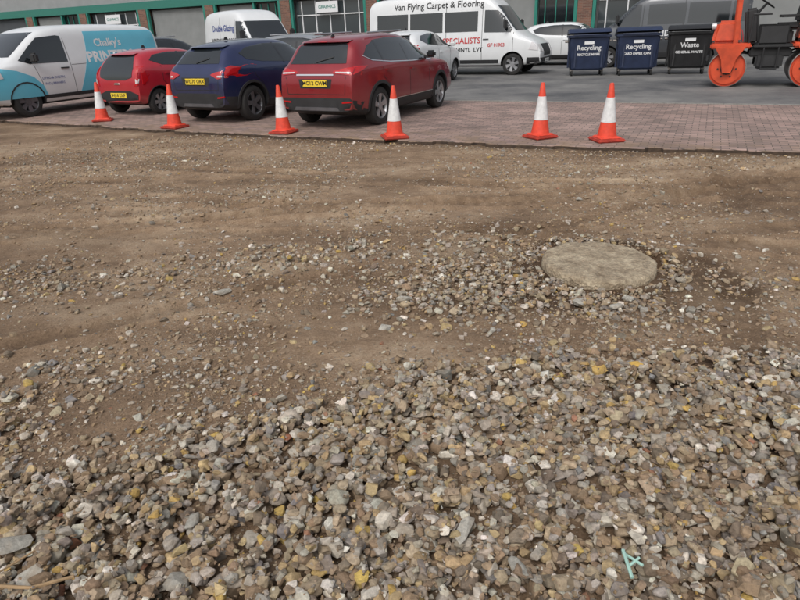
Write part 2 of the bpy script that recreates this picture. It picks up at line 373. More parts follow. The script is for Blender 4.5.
suv('parked_car',(-.33,13.40,0),head(HD),M['red'],'q','MC12 CWM')
suv('parked_car',(-2.98,14.76,0),head(HD),M['blue'],'j','WG70 ORX')
suv('parked_car',(-5.63,16.42,0),head(HD+1),M['red2'],'a','WJ18 UXP')
EANG=-26.5
suv('parked_car',(-2.6,22.0,0),head(EANG+4),M['silver'],'q','LK15 DFA')
suv('parked_car',(.85,20.9,0),head(EANG+90),M['white'],'a','YD16 KTE',1.1)
suv('parked_car',(-8.7,25.3,0),head(EANG+80),M['dark'],'q','LN66 VPO',1.05)
suv('parked_car',(7.7,27.6,0),head(EANG),M['white'],'j','HK12 PLO',1.05)
suv('parked_car',(-15.2,25.6,0),head(EANG+86),M['dark'],'j','KV19 TRE',1.05)

def small_van():
    prof=[(-2.45,1.72),(-2.42,1.88),(-1.8,1.94),(-.5,1.95),(.55,1.93),(.95,1.84),(1.3,1.62),(1.65,1.37),(1.92,1.22),(2.2,1.12),(2.42,.96),(2.52,.7)]
    st=stations(prof,.96,(1.15,1.08),.80,.22,endw=.88,pw=6)
    v=Vehicle('parked_van',st,M['white'],[(-1.637,.335),(1.637,.335)],(-8.87,17.5,0),head(HD+180),clad=.3,sc=1.07)
    v.both([(1.62,1.2),(1.25,1.50),(1.02,1.66),(.55,1.70),(.45,1.68),(.45,1.12),(1.4,1.12)],M['glass'],name='door_glass')
    curve=[(.30-.5*math.sin(t*1.5),.42+t*1.35) for t in np.linspace(0,1,9)]
    v.both([(-2.38,.42)]+[(a,b) for a,b in curve]+[(-2.38,1.77)],M['cyan'],off=.004,depth=.004,name='livery_rear')
    fc=[(1.15,.42),(1.22,.65),(1.40,.85),(1.75,1.0),(2.1,1.07),(2.4,.95),(2.47,.7),(2.48,.42)]
    v.both(fc,M['cyan'],off=.004,depth=.004,name='livery_front')
    v.patch([(-.84,.42),(.84,.42),(.84,.9),(-.84,.9)],'F',M['cyan'],off=.004,depth=.004,name='livery_nose')
    v.patch([(-.4,.4),(.4,.4),(.5,.8),(-.5,.8)],'F',M['black'],off=.012,name='grille')
    v.mirB([(.52,.82),(.84,.84),(.86,1.0),(.6,.96)],'F',M['tailw'],off=.014,name='headlamp')
    v.both([(2.08,.86),(2.40,.82),(2.36,.97),(2.12,1.02)],M['tailw'],off=.016,name='headlamp_side')
    v.patch([(-.72,1.28),(.72,1.28),(.62,1.78),(-.62,1.78)],'F',M['glass'],name='windscreen')
    v.seam([(.40,1.75),(.40,.4)]); v.seam([(1.32,1.1),(1.22,.7),(1.3,.4)]); v.seam([(-1.0,1.8),(-1.0,.4)]); v.seam([(.38,1.05),(-2.35,1.08)],w=.004)
    v.handles([(.58,.995)],M['black'])
    v.both([(-.98,.36),(1.25,.36),(1.25,.44),(-.98,.44)],M['black'],off=.012,name='rub_strip')
    v.arch(M['black'],.03)
    for sd in 'LR':
        v.text('PRINTERS',sd,(-.80,1.18),.33,M['inkwhite'],bold=.012); v.text("Chalky's",sd,(-.80,1.50),.24,M['inkwhite'],bold=.006)
        v.text('01903 762158',sd,(-.9,.93),.13,M['inkwhite']); v.text('LITHO & DIGITAL',sd,(.92,.80),.075,M['inkblue'])
        v.text('PAD | BANNERS',sd,(.92,.68),.07,M['inkblue'])
    v.mirrors(1.35,1.2,M['black'],1.5); v.wheelset(M['rimdark'],7)
    v.plate('F',.33,'EK20 VNS',M['plate_w']); return v
small_van()
def big_van(name,loc,hd,paint,L=6.7,H=2.7,win=True,sc=1.0,texts=()):
    f=L/2
    prof=[(-f,H-.3),(-f+.05,H-.1),(-f+.5,H),(-.5,H+.02),(f-2.35,H),(f-1.95,H-.1),(f-1.6,H-.38),(f-1.25,H*.69),(f-.95,1.50),(f-.75,1.33),(f-.4,1.22),(f-.12,1.04),(f,.75)]
    st=stations(prof,1.0,(1.3,1.2),.86,.27,endw=.90,pw=8)
    v=Vehicle(name,st,paint,[(-f+1.35,.36),(f-1.0,.36)],loc,hd,clad=.34,sc=sc,crease=.1)
    v.both([(f-1.05,1.50),(f-1.35,1.9),(f-1.6,2.12),(f-2.05,2.14),(f-2.05,1.42),(f-1.1,1.40)],M['glass'],name='door_glass')
    if win:
        x=f-2.3
        for w in (1.25,1.3,1.3):
            a=x-w; v.both([(x,1.46),(x,2.12),(a,2.12),(a,1.46)],M['glass'],name='side_window'); x=a-.09
    v.patch([(-.78,1.46),(.78,1.46),(.74,H-.42),(-.74,H-.42)],'F',M['glass'],name='windscreen')
    v.patch([(-.45,.62),(.45,.62),(.5,1.0),(-.5,1.0)],'F',M['black'],off=.012,name='grille')
    v.patch([(-.9,.34),(.9,.34),(.9,.56),(-.9,.56)],'F',M['black'],off=.014,name='bumper')
    v.mirB([(.56,.74),(.86,.78),(.88,1.02),(.6,.98)],'F',M['tailw'],off=.014,name='headlamp')
    v.both([(f-.42,.84),(f-.1,.8),(f-.12,1.0),(f-.34,1.08)],M['tailw'],off=.016,name='headlamp_side')
    v.both([(f-.5,.36),(f-.05,.36),(f-.06,.58),(f-.48,.58)],M['black'],off=.012,name='bumper_side')
    v.both([(-f+1.9,.40),(f-1.5,.40),(f-1.5,.52),(-f+1.9,.52)],M['black'],off=.012,name='rub_strip')
    v.seam([(f-2.13,2.2),(f-2.13,.4)],w=.008); v.seam([(f-1.0,1.4),(f-1.0,.75)],w=.008); v.seam([(f-3.5,2.3),(f-3.5,.4)],w=.008)
    v.handles([(f-1.98,1.2)],M['black'])
    v.mirB([(.80,.6),(.92,.6),(.92,1.5),(.82,1.5)],'B',M['tail'],off=.012,name='tail_lamp')
    v.mirB([(.08,1.45),(.7,1.45),(.68,2.1),(.08,2.1)],'B',M['glass'],name='rear_window')
    v.seam([(0,.5),(0,2.4)],sides='B')
    for t,x,z,s_,m in texts:
        for sd in 'RL': v.text(t,sd,(x,z),s_,m,bold=.004)
    v.mirrors(f-1.25,1.6,M['black'],2.2); v.wheelset(M['rim'],6); v.plate('F',.46,'GF14 XYA',M['plate_w']); return v
big_van('minibus',(2.62,24.64,0),head(EANG),M['white'],texts=(('Van Flying Carpet & Flooring',-.5,2.36,.30,M['ink']),('SPECIALISTS',.45,1.16,.27,M['inkred']),('CARPETS  VINYL  LVT',.3,.86,.2,M['ink']),('GF 01903',1.75,1.0,.16,M['inkred'])))
big_van('parked_van',(-5.4,25.9,0),head(-52),M['white'],L=5.2,H=2.55,win=False,texts=(('Double Glazing',-.6,1.9,.32,M['inkblue']),('WINDOWS DOORS',-.6,1.45,.26,M['ink']),('01903 204050',-.6,1.1,.24,M['ink'])))
big_van('minibus',(10.3,24.6,0),head(EANG+180),M['grey'],L=5.6,H=2.45,texts=(('HOLIDAY TRAVEL',-.6,1.15,.28,M['inkwhite']),))

# ---------------------------------------------------------------- cones
def cone(loc,rz,tilt=(0,0)):
    r=empty('traffic_cone',loc,rz); H=.82
    box('base',r,(0,0,.022),(.42,.42,.044),M['conebase'],.018)
    box('base_step',r,(0,0,.055),(.33,.33,.03),M['cone'],.012,taper=(.9,.9))
    R=lambda z:.138-(z-.06)/(H-.06)*.110
    prof=[(.06,.160),(.075,R(.075)+.004),(.275,R(.275)),(.276,R(.275)+.004),(.62,R(.62)+.004),(.621,R(.62)),(.805,R(.805)),(.82,.022),(.82,.0)]
    idx=[0,0,0,1,1,0,0,0]
    lathe('cone_body',r,prof,[M['cone'],M['conew']],28,'Z',idx)
    r.rotation_euler=(tilt[0],tilt[1],rz)
for p in [(-6.53,14.10),(-4.38,12.50),(-1.99,11.24),(.02,10.21),(2.31,9.66),(3.20,9.17)]:
    cone((p[0],p[1],.004),random.uniform(-.6,.6),(random.uniform(-.03,.03),random.uniform(-.03,.03)))

# ---------------------------------------------------------------- bins
def bin_(loc,rz,m,l1,l2):
    r=empty('wheelie_bin',loc,rz)
    bm=bmesh.new(); bmesh.ops.create_cube(bm,size=1)
    for v in bm.verts:
        k=1 if v.co.z>0 else .86
        v.co=Vector((v.co.x*1.28*k,v.co.y*(.98 if v.co.z>0 else .78),.18+(v.co.z+.5)*1.02))
    bmesh.ops.bevel(bm,geom=bm.edges[:],offset=.05,segments=3,affect='EDGES')
    bm_obj('tub',bm,m,r,smooth=math.radians(40))
    box('rim',r,(0,0,1.20),(1.36,1.06,.07),m,.02)
    V=[];F=[];n=12;xs=[-.67,-.63,0,.63,.67];
    for i,x in enumerate(xs):
        e=.85 if i in (0,4) else 1
        for k in range(n+1):
            t=k/n; y=-.53+1.06*t; z=1.24+.20*e*math.sin(math.pi*(t*.92+.08)**.8)
            V.append((x,y,z))
    for i in range(len(xs)-1):
        for k in range(n): F.append((i*(n+1)+k,i*(n+1)+k+1,(i+1)*(n+1)+k+1,(i+1)*(n+1)+k))
    for i in (0,4): F.append(tuple(i*(n+1)+k for k in range(n+1)))
    mesh_obj('lid',V,F,m,r,smooth=False)
    cyl('lid_handle',r,(-.5,-.58,1.25),(.5,-.58,1.25),.016,m,8)
    for sg in (-1,1):
        cyl('trunnion',r,(sg*.62,0,1.05),(sg*.74,0,1.05),.03,M['steel'],12)
        box('side_rib',r,(sg*.615,-.2,.7),(.05,.06,.9),m,.01)
        for yy in (-.28,.28):
            cyl('wheel',r,(sg*.48-.03,yy,.09),(sg*.48+.03,yy,.09),.09,M['tyre'],18); box('castor',r,(sg*.48,yy,.17),(.1,.1,.06),M['steel'],.01)
    for x in (-.42,.42): box('front_rib',r,(x,-.462,.68),(.05,.035,.85),m,.012,rot=(-.09,0,0))
    for t,z,s_ in ((l1,.86,.2),(l2,.66,.10)):
        me=text_mesh(t,s_,.004)
        for v in me.vertices:
            zz=z+v.co.y; v.co=(v.co.x,-(.39+.10*(zz-.18)/1.02)-.008,zz)
        me.materials.append(M['inkwhite']); link(bpy.data.objects.new('label',me),r)
    box('sticker',r,(.0,-.475,1.02),(.3,.01,.1),M['inkwhite'],.002,rot=(-.098,0,0))
for x,y,m,a,b,dr in ((6.55,21.45,'binblue','Recycling','RECYCLE MORE',-2),(7.95,20.85,'binblue','Recycling','CARD PAPER CANS',-5),(9.5,20.55,'binblack','Waste','GENERAL WASTE',-12)):
    bin_((x,y,0),math.radians(dr-10),M[m],a,b)

# ---------------------------------------------------------------- road roller
def roller(loc,hd,sc=1.2):
    r=empty('road_roller',loc,hd); O=M['orange'];B=M['black']; r.scale=(sc,sc,sc)
    for sx in (-.74,.74):
        lathe('drum',r,[(-.5,.0),(-.5,.30),(-.46,.30),(-.46,.345),(-.5,.345),(-.495,.36),(.495,.36),(.5,.345),(.46,.345),(.46,.30),(.5,.30),(.5,0)],[M['steel'],O],40,'Y',[1,1,1,1,0,0,0,1,1,1,1],loc=(sx,0,.36))
        for sg in (-1,1):
            lathe('drum_hub',r,[(sg*.5,.12),(sg*.53,.11),(sg*.53,0)],B,16,'Y',loc=(sx,0,.36))
            for k in range(6):
                a=k*math.pi/3; cyl('hub_bolt',r,(sx+math.cos(a)*.17,sg*.495,.36+math.sin(a)*.17),(sx+math.cos(a)*.17,sg*.515,.36+math.sin(a)*.17),.018,B,8)
            o=sg*.56; V=[];pr=[(-.08,.28),(.08,.28),(.14,.55),(.28,.78),(-.28,.78),(-.14,.55)]
            for y in (o-.03,o+.03): V+=[(sx+a,y,b) for a,b in pr]
            F=[tuple(range(6)),tuple(range(11,5,-1))]+[(i,(i+1)%6,(i+1)%6+6,i+6) for i in range(6)]
            mesh_obj('fork',V,F,O,r)
        box('drum_cover',r,(sx,0,.80),(.76,1.16,.10),O,.03)
        box('scraper',r,(sx+(.40 if sx>0 else -.40),0,.55),(.04,1.0,.08),B,.01)
        box('sprinkler_bar',r,(sx,0,.745),(.05,.95,.04),B,.01)
    box('hood',r,(.84,0,1.06),(.56,.84,.44),O,.07,taper=(.78,.88),seg=3)
    box('hood_grille',r,(1.10,0,1.02),(.04,.5,.2),B,.01,rot=(0,-.2,0))
    for sg in (-1,1): cyl('work_lamp',r,(1.06,sg*.33,1.18),(1.14,sg*.33,1.18),.06,M['tailw'],16)
    box('engine_cover',r,(-.86,0,1.12),(.86,1.02,.56),O,.08,taper=(.82,.88),seg=3)
    for sg in (-1,1):
        box('side_vent',r,(-.86,sg*.495,1.04),(.46,.03,.24),B,.01)
        box('vent_slat',r,(-.86,sg*.512,1.08),(.42,.012,.02),O,.002); box('vent_slat',r,(-.86,sg*.512,1.0),(.42,.012,.02),O,.002)
    box('articulation',r,(0,0,.50),(.42,.34,.34),B,.04)
    box('centre_frame',r,(0,0,.66),(.76,.9,.16),B,.03)
    box('fuel_tank',r,(0,-.36,.50),(.5,.26,.28),B,.04); box('fuel_tank',r,(0,.36,.50),(.5,.26,.28),B,.04)
    box('platform',r,(-.02,0,.79),(.70,1.12,.06),B,.015)
    for sg in (-1,1):
        box('step',r,(0,sg*.56,.36),(.30,.12,.03),B,.008)
        cyl('step_hanger',r,(-.13,sg*.54,.36),(-.13,sg*.54,.78),.014,B,8); cyl('step_hanger',r,(.13,sg*.54,.36),(.13,sg*.54,.78),.014,B,8)
        box('side_panel',r,(.0,sg*.50,1.0),(.52,.05,.36),B,.03)
    box('seat',r,(-.24,0,1.14),(.44,.48,.14),B,.05,seg=3); box('seat_back',r,(-.46,0,1.48),(.13,.48,.58),B,.05,rot=(0,-.15,0),seg=3); box('seat_post',r,(-.24,0,.94),(.25,.3,.26),B,.03)
    box('console',r,(.40,0,1.16),(.24,.6,.68),B,.05,rot=(0,.15,0),seg=3)
    cyl('steering_column',r,(.32,0,1.42),(.20,0,1.58),.025,B,10)
    st=lathe('steering_wheel',r,[(-.012,.16),(0,.175),(.012,.16),(0,.148),(-.012,.16)],B,24,'Z',loc=(.19,0,1.58)); st.rotation_euler=(0,-.6,0)
    for sg in (-1,1):
        box('rops_post',r,(-.52,sg*.5,1.65),(.09,.08,1.7),B,.015); box('arm_rest',r,(-.24,sg*.3,1.33),(.34,.07,.05),B,.02)
        box('rops_post_front',r,(.70,sg*.5,1.65),(.09,.08,1.7),O,.015,rot=(0,.05,0))
        cyl('hand_rail',r,(.42,sg*.53,.8),(.42,sg*.53,1.38),.018,B,8); cyl('hand_rail',r,(.42,sg*.53,1.38),(.1,sg*.53,1.38),.018,B,8)
    box('canopy',r,(.08,0,2.53),(1.5,1.16,.09),B,.03)
    cyl('beacon',r,(-.5,0,2.57),(-.5,0,2.72),.06,M['amber'],16)
    for sg in (-1,1): cyl('hydraulic_hose',r,(.2,sg*.2,.6),(.65,sg*.42,.7),.02,B,8); cyl('hydraulic_hose',r,(-.65,sg*.4,.74),(-.2,sg*.25,.58),.018,B,8)
roller((9.50,16.14,.0),head(180+EANG))

# ---------------------------------------------------------------- noise
def hashn(ix,iy,s):
    h=(ix.astype(np.int64)*374761393+iy.astype(np.int64)*668265263+s*144664)&0x7fffffff
    h=((h^(h>>13))*1274126177)&0x7fffffff
    return ((h^(h>>16))&0xffff)/65535.0
def vn(x,y,s=0):
    ix=np.floor(x);iy=np.floor(y);fx=x-ix;fy=y-iy;fx=fx*fx*(3-2*fx);fy=fy*fy*(3-2*fy)
    a=hashn(ix,iy,s);b=hashn(ix+1,iy,s);c=hashn(ix,iy+1,s);d=hashn(ix+1,iy+1,s)
    return (a*(1-fx)+b*fx)*(1-fy)+(c*(1-fx)+d*fx)*fy
def fbm(x,y,s=0,o=4):
    r=0;a=.5;t=0
    for i in range(o):
        r=r+a*vn(x*2**i+17.3*i,y*2**i-9.1*i,s+i);t+=a;a*=.5
    return r/t
ce,se=math.cos(math.radians(EANG)),math.sin(math.radians(EANG))
def toEN(x,y): return x*ce+y*se, -x*se+y*ce
EDGE=[(-60,12.0),(-38.9,10.8),(-15.24,9.35),(-9.17,8.92),(-4.37,8.95),(-1.22,9.08),(1.23,9.38),(10.97,9.5),(60,10)]
ee=np.array(EDGE)
MX,MY=1.54,4.31
TRK=[(-2,6.4,.93,-.05,.17),(-2,7.6,.95,-.16,.18),(-1,5.45,.88,-.10,.12),(-1.2,3.9,.8,.42,.10),(3.0,5.2,.45,.89,.13),(-4,8.9,.9,-.33,.18),(1.9,6.4,.97,.1,.14),(-2,5.9,.96,.12,.12),(-3,7.0,.93,-.38,.16)]
def tracks(x,y):
    z=0*x;mk=0*x
    for k,(a,b,dx,dy,hw) in enumerate(TRK):
        L=math.hypot(dx,dy);dx/=L;dy/=L
        u=(x-a)*dx+(y-b)*dy; v=-(x-a)*dy+(y-b)*dx+.3*(fbm(u*.35,u*0+k,200+k,2)-.5)
        fade=np.clip(fbm(u*.5,v*.5+k*3,220+k,2)*3.6-1.0,0,1)
        p=np.clip((hw-np.abs(v))/.035,0,1)
        rim=np.exp(-((np.abs(v)-hw-.035)/.035)**2)
        lug=.5+.5*np.sin(u*2*math.pi/.14+np.abs(v)*16)
        z=z+fade*(-.022*p+.010*p*lug+.024*rim*(.4+1.2*fbm(u*3,v*3,240+k,2))); mk=np.maximum(mk,fade*p*(.45+.55*(1-lug)))  # mk paints rut shade into the soil colour, deepest between tread lugs
    return z,mk
def ground_h(x,y):
    e,n=toEN(x,y)
    z=-.062+.05*(fbm(x*.45,y*.45,3,3)-.5)+.028*(fbm(x*2.2,y*2.2,9,3)-.5)+.014*(fbm(x*9,y*9,21,3)-.5)
    z=z+.045*(fbm(e*.35,n*3.2,31,3)-.5)
    z=z+tracks(x,y)[0]
    d=np.interp(e,ee[:,0],ee[:,1])-n
    near=np.clip(d/.45,0,1); z=z*near+(1-near)*(-.050+.045*(fbm(x*5,y*5,5,3)-.5))
    z=np.where(d<-.15,-.2,z)
    m=np.exp(-(((x-1.35)/1.1)**2+((y-4.05)/.6)**2)**2)
    z=z-.02*m+.025*m*(fbm(x*5,y*5,44,3)-.5)
    h=np.exp(-(((x-2.03)/.17)**2+((y-4.40)/.13)**2)); z=z-.08*h
    return z
GB=np.array([(-6,1.1),(-4,1.4),(-1.62,2.0),(-.92,2.3),(-.52,2.5),(.53,2.86),(2.14,2.86),(6,3.1)])
def gravel_amt(x,y):
    yb=np.interp(x,GB[:,0],GB[:,1])+.40*(fbm(x*1.6,y*1.6,61,3)-.5)
    return np.clip((yb-y)/.20+.5,0,1)
def thin_amt(x,y):
    a=np.clip((3.0-y+.5*(fbm(x*1.3,y*1.3,63,3)-.5))/.3,0,1)*np.clip((.6-x)/.5,.15,1)
    return a*np.clip(fbm(x*1.9,y*1.9,67,3)*3.0-1.0,0.08,1)
def hole_amt(x,y):
    m=np.exp(-(((x-1.05)/1.28)**2+((y-4.02)/.72)**2)**1.5)
    m=np.maximum(m*np.clip(fbm(x*3,y*3,71,3)*2.8-.4,0,1),np.exp(-((np.hypot(x-MX,(y-MY))-.56)/.10)**2)*.75)
    return m
def band_amt(x,y):
    c=4.65+.25*np.sin(x*.8+1); g=np.exp(-((y-c)/.40)**2)*np.clip((x+4.5)/.8,0,1)*np.clip((1.5-x)/.5,0,1)
    g2=np.exp(-(((x+2.0)/.45)**2+((y-3.0)/.25)**2))
    g3=np.exp(-((y-3.55-.12*x)/.20)**2)*np.clip((x+.2)/.3,0,1)*np.clip((3.2-x)/.5,0,1)*.5
    return np.clip(np.maximum(np.maximum(g,g2),g3)*np.clip(fbm(x*1.8,y*1.8,171,3)*3.2-.85,0,1),0,1)

# ---------------------------------------------------------------- ground sheet
def axis(lo,hi,step,far,g=1.03):
    c=list(np.arange(lo,hi,step)); s=step; x=c[-1]
    up=[]
    while x<far: s*=g; x+=s; up.append(x)
    s=step; x=c[0]; dn=[]
    while x>-far: s*=g*1.02; x-=s; dn.append(x)
    return np.array(dn[::-1]+c+up)
xs=axis(-3.6,3.8,.017,400,1.02); ys=axis(.8,8.6,.017,400,1.022)
X,Y=np.meshgrid(xs,ys); nx,ny=len(xs),len(ys)
Z=ground_h(X,Y)
far=np.clip((np.hypot(X,Y)-25)/10,0,1); Z=Z*(1-far)+far*-.2
co=np.stack([X,Y,Z],-1).reshape(-1,3).astype(np.float32)
i=np.arange(ny*nx).reshape(ny,nx)
q=np.stack([i[:-1,:-1],i[:-1,1:],i[1:,1:],i[1:,:-1]],-1).reshape(-1,4)
def fast_mesh(name,co,faces,m,smooth,col=None,attr='Col'):
    me=bpy.data.meshes.new(name); k=faces.shape[1]
    me.vertices.add(len(co)); me.vertices.foreach_set('co',co.astype(np.float32).ravel())
    me.loops.add(faces.size); me.loops.foreach_set('vertex_index',faces.ravel().astype(np.int32))
    me.polygons.add(len(faces)); me.polygons.foreach_set('loop_start',np.arange(0,faces.size,k,dtype=np.int32))
    me.update(calc_edges=True)
    me.polygons.foreach_set('use_smooth',np.full(len(faces),smooth))
    if col is not None:
        a=me.color_attributes.new(attr,'FLOAT_COLOR','POINT'); a.data.foreach_set('color',col.astype(np.float32).ravel())
    me.materials.append(m); me.validate(); o=bpy.data.objects.new(name,me); COL.objects.link(o); return o
wet=np.exp(-(((X-1.40)/1.2)**2+((Y-3.98)/.68)**2)**2)*1.0
wet=np.maximum(wet,1.6*np.exp(-((np.hypot(X-MX,Y-MY)-.5)/.17)**2))
wet=np.maximum(wet,np.exp(-(((X-2.3)/.26)**2+((Y-4.0)/.55)**2)**2)*1.4)
wet=np.maximum(wet,np.clip(fbm(X*.6,Y*1.1,81,4)*2.8-1.45,0,1)*.6)
E_,N_=toEN(X,Y); wet=np.maximum(wet,np.exp(-((np.interp(E_,ee[:,0],ee[:,1])-N_)/.26)**2)*1.0)
gm=np.maximum(gravel_amt(X,Y),hole_amt(X,Y)*.8)
mask=np.stack([gm,wet,tracks(X,Y)[1],np.ones_like(gm)],-1).reshape(-1,4)

def dirt_mat():
    m=bpy.data.materials.new('dirt'); m.use_nodes=True; nt=m.node_tree;N=nt.nodes;L=nt.links;b=N['Principled BSDF']
    b.inputs['Specular IOR Level'].default_value=.25
    tc=N.new('ShaderNodeTexCoord'); at=N.new('ShaderNodeAttribute'); at.attribute_name='Mask'
    sep=N.new('ShaderNodeSeparateColor'); L.new(at.outputs['Color'],sep.inputs[0])
    def noise(scale,det=6,vec=None,rough=.6):
        n=N.new('ShaderNodeTexNoise'); n.inputs['Scale'].default_value=scale; n.inputs['Detail'].default_value=det; n.inputs['Roughness'].default_value=rough
        L.new(vec or tc.outputs['Object'],n.inputs['Vector']); return n.outputs[0]
    def math_(op,a,b_,c=None):
        n=N.new('ShaderNodeMath'); n.operation=op
        for k,v in enumerate((a,b_,c)):
            if v is None: continue
            if isinstance(v,(int,float)): n.inputs[k].default_value=v
            else: L.new(v,n.inputs[k])
        return n.outputs[0]
    mp=N.new('ShaderNodeMapping'); mp.inputs['Rotation'].default_value=(0,0,math.radians(-EANG)); mp.inputs['Scale'].default_value=(.30,2.0,1)
    L.new(tc.outputs['Object'],mp.inputs['Vector'])
    big=noise(.6,3); streak=noise(1.0,4,mp.outputs[0]); mid=noise(7,5); fine=noise(60,5,rough=.75)
    s=math_('MULTIPLY',big,.9); s=math_('MULTIPLY_ADD',streak,.8,s); s=math_('MULTIPLY_ADD',mid,.6,s); s=math_('MULTIPLY_ADD',fine,.8,s)
    s=math_('DIVIDE',s,3.1)
    cr=N.new('ShaderNodeValToRGB'); e=cr.color_ramp.elements
    e[0].position=.38; e[0].color=lin(96,77,61); e[1].position=.62; e[1].color=lin(190,169,143)
    x=cr.color_ramp.elements.new(.50); x.color=lin(149,125,101)
    L.new(s,cr.inputs[0])
    vo=N.new('ShaderNodeTexVoronoi'); vo.inputs['Scale'].default_value=62; L.new(tc.outputs['Object'],vo.inputs['Vector'])
    vg=N.new('ShaderNodeSeparateColor'); L.new(vo.outputs['Color'],vg.inputs[0])
    lt=math_('GREATER_THAN',vg.outputs[0],.72); sm=math_('LESS_THAN',vo.outputs['Distance'],math_('MULTIPLY',vg.outputs[2],.42)); sp=math_('MULTIPLY',lt,sm)
    sp=math_('MULTIPLY',sp,math_('GREATER_THAN',mid,.43))
    mx=N.new('ShaderNodeMix'); mx.data_type='RGBA'; L.new(math_('MULTIPLY',sp,.75),mx.inputs[0]); L.new(cr.outputs[0],mx.inputs[6])
    crp=N.new('ShaderNodeValToRGB'); crp.color_ramp.elements[0].color=lin(96,84,72); crp.color_ramp.elements[1].color=lin(206,196,178); L.new(vg.outputs[1],crp.inputs[0]); L.new(crp.outputs[0],mx.inputs[7])
    mw=N.new('ShaderNodeMix'); mw.data_type='RGBA'; mw.blend_type='MULTIPLY'; L.new(math_('MINIMUM',math_('MULTIPLY',sep.outputs[1],math_('MULTIPLY_ADD',mid,1.1,.30)),1.0),mw.inputs[0]); L.new(mx.outputs[2],mw.inputs[6]); mw.inputs[7].default_value=(.38,.34,.31,1)
    mg=N.new('ShaderNodeMix'); mg.data_type='RGBA'; mg.blend_type='MULTIPLY'; L.new(math_('MAXIMUM',math_('MULTIPLY',sep.outputs[0],.8),math_('MULTIPLY',sep.outputs[2],.62)),mg.inputs[0]); L.new(mw.outputs[2],mg.inputs[6]); mg.inputs[7].default_value=(.60,.57,.54,1)
    L.new(mg.outputs[2],b.inputs['Base Color'])
    b.inputs['Roughness'].default_value=.92
    hsum=math_('MULTIPLY',mid,.5); hsum=math_('MULTIPLY_ADD',fine,.5,hsum); hsum=math_('MULTIPLY_ADD',sp,.14,hsum)
    bp=N.new('ShaderNodeBump'); bp.inputs['Strength'].default_value=.9; bp.inputs['Distance'].default_value=.04; L.new(hsum,bp.inputs['Height']); L.new(bp.outputs[0],b.inputs['Normal'])
    return m
gr=fast_mesh('ground',co,q,dirt_mat(),True,mask,'Mask')

# ---------------------------------------------------------------- stones
def template(npts,bev,seed):
    rs=np.random.default_rng(seed); bm=bmesh.new()
    for k in range(npts):
        v=rs.normal(size=3); v/=np.linalg.norm(v); v*=rs.uniform(.86,1.05)
        v=np.sign(v)*np.abs(v)**.85
        bm.verts.new(v)
    r=bmesh.ops.convex_hull(bm,input=bm.verts[:])
    bmesh.ops.delete(bm,geom=[g for g in r['geom_interior'] if isinstance(g,bmesh.types.BMVert)],context='VERTS')
    bmesh.ops.dissolve_limit(bm,angle_limit=math.radians(5),verts=bm.verts[:],edges=bm.edges[:])
    if bev: bmesh.ops.bevel(bm,geom=bm.edges[:],offset=bev,segments=1,affect='EDGES',clamp_overlap=True)
    bmesh.ops.triangulate(bm,faces=bm.faces[:])
    bm.verts.ensure_lookup_table(); V=np.array([v.co[:] for v in bm.verts]); F=np.array([[v.index for v in f.verts] for f in bm.faces]); bm.free()
    V-=V.mean(0); V/=np.abs(V).max(0); return V,F
T_big=[template(17,.12,100+k) for k in range(30)]
T_mid=[template(12,.09,200+k) for k in range(16)]
T_sml=[template(9,0,300+k) for k in range(14)]
PAL=np.array([lin(172,155,130)[:3],lin(160,153,142)[:3],lin(184,160,120)[:3],lin(216,209,195)[:3],lin(120,109,97)[:3],lin(150,100,78)[:3],lin(146,124,100)[:3],lin(194,162,92)[:3],lin(186,178,164)[:3],lin(132,129,125)[:3]])
PW=np.array([.20,.19,.08,.095,.12,.006,.11,.022,.14,.06]); PW/=PW.sum()
DIRTC=np.array(lin(142,119,95)[:3])
def colors(n,dirt=0.0):
    c=PAL[rng.choice(len(PAL),n,p=PW)]*rng.uniform(.70,1.14,(n,1))*rng.uniform(.96,1.04,(n,3))
    k=rng.random((n,1))*.35
    d=(rng.random((n,1))<dirt)
    k=np.where(d,.9,k); return c*(1-k)+DIRTC*k*rng.uniform(.8,1.15,(n,1))
def rotm(yaw,tx,ty):
    cz,sz=np.cos(yaw),np.sin(yaw);cx,sx=np.cos(tx),np.sin(tx);cy,sy=np.cos(ty),np.sin(ty)
    o=np.zeros_like(yaw);l=np.ones_like(yaw)
    Rz=np.stack([cz,-sz,o,sz,cz,o,o,o,l],-1).reshape(-1,3,3);Rx=np.stack([l,o,o,o,cx,-sx,o,sx,cx],-1).reshape(-1,3,3);Ry=np.stack([cy,o,sy,o,l,o,-sy,o,cy],-1).reshape(-1,3,3)
    return Rx@Ry@Rz
def assemble(P,S,R,C,T):
    Vs=[];Fs=[];Cs=[];off=0; t=rng.integers(0,len(T),len(P))
    for k,(V,F) in enumerate(T):
        s=np.where(t==k)[0]
        if len(s)==0: continue
        v=V[None]*S[s][:,None,:]; v=np.einsum('nij,nvj->nvi',R[s],v)+P[s][:,None,:]
        f=F[None]+(np.arange(len(s))*len(V))[:,None,None]+off
        Vs.append(v.reshape(-1,3));Fs.append(f.reshape(-1,3));off+=len(s)*len(V)
        c=np.concatenate([C[s],np.ones((len(s),1))],1); Cs.append(np.repeat(c,len(V),0))
    return np.concatenate(Vs),np.concatenate(Fs),np.concatenate(Cs)
def join(parts):
    off=0;V=[];F=[];C=[]
    for v,f,c in parts: V.append(v);F.append(f+off);C.append(c);off+=len(v)
    return np.concatenate(V).astype(np.float32),np.concatenate(F),np.concatenate(C)
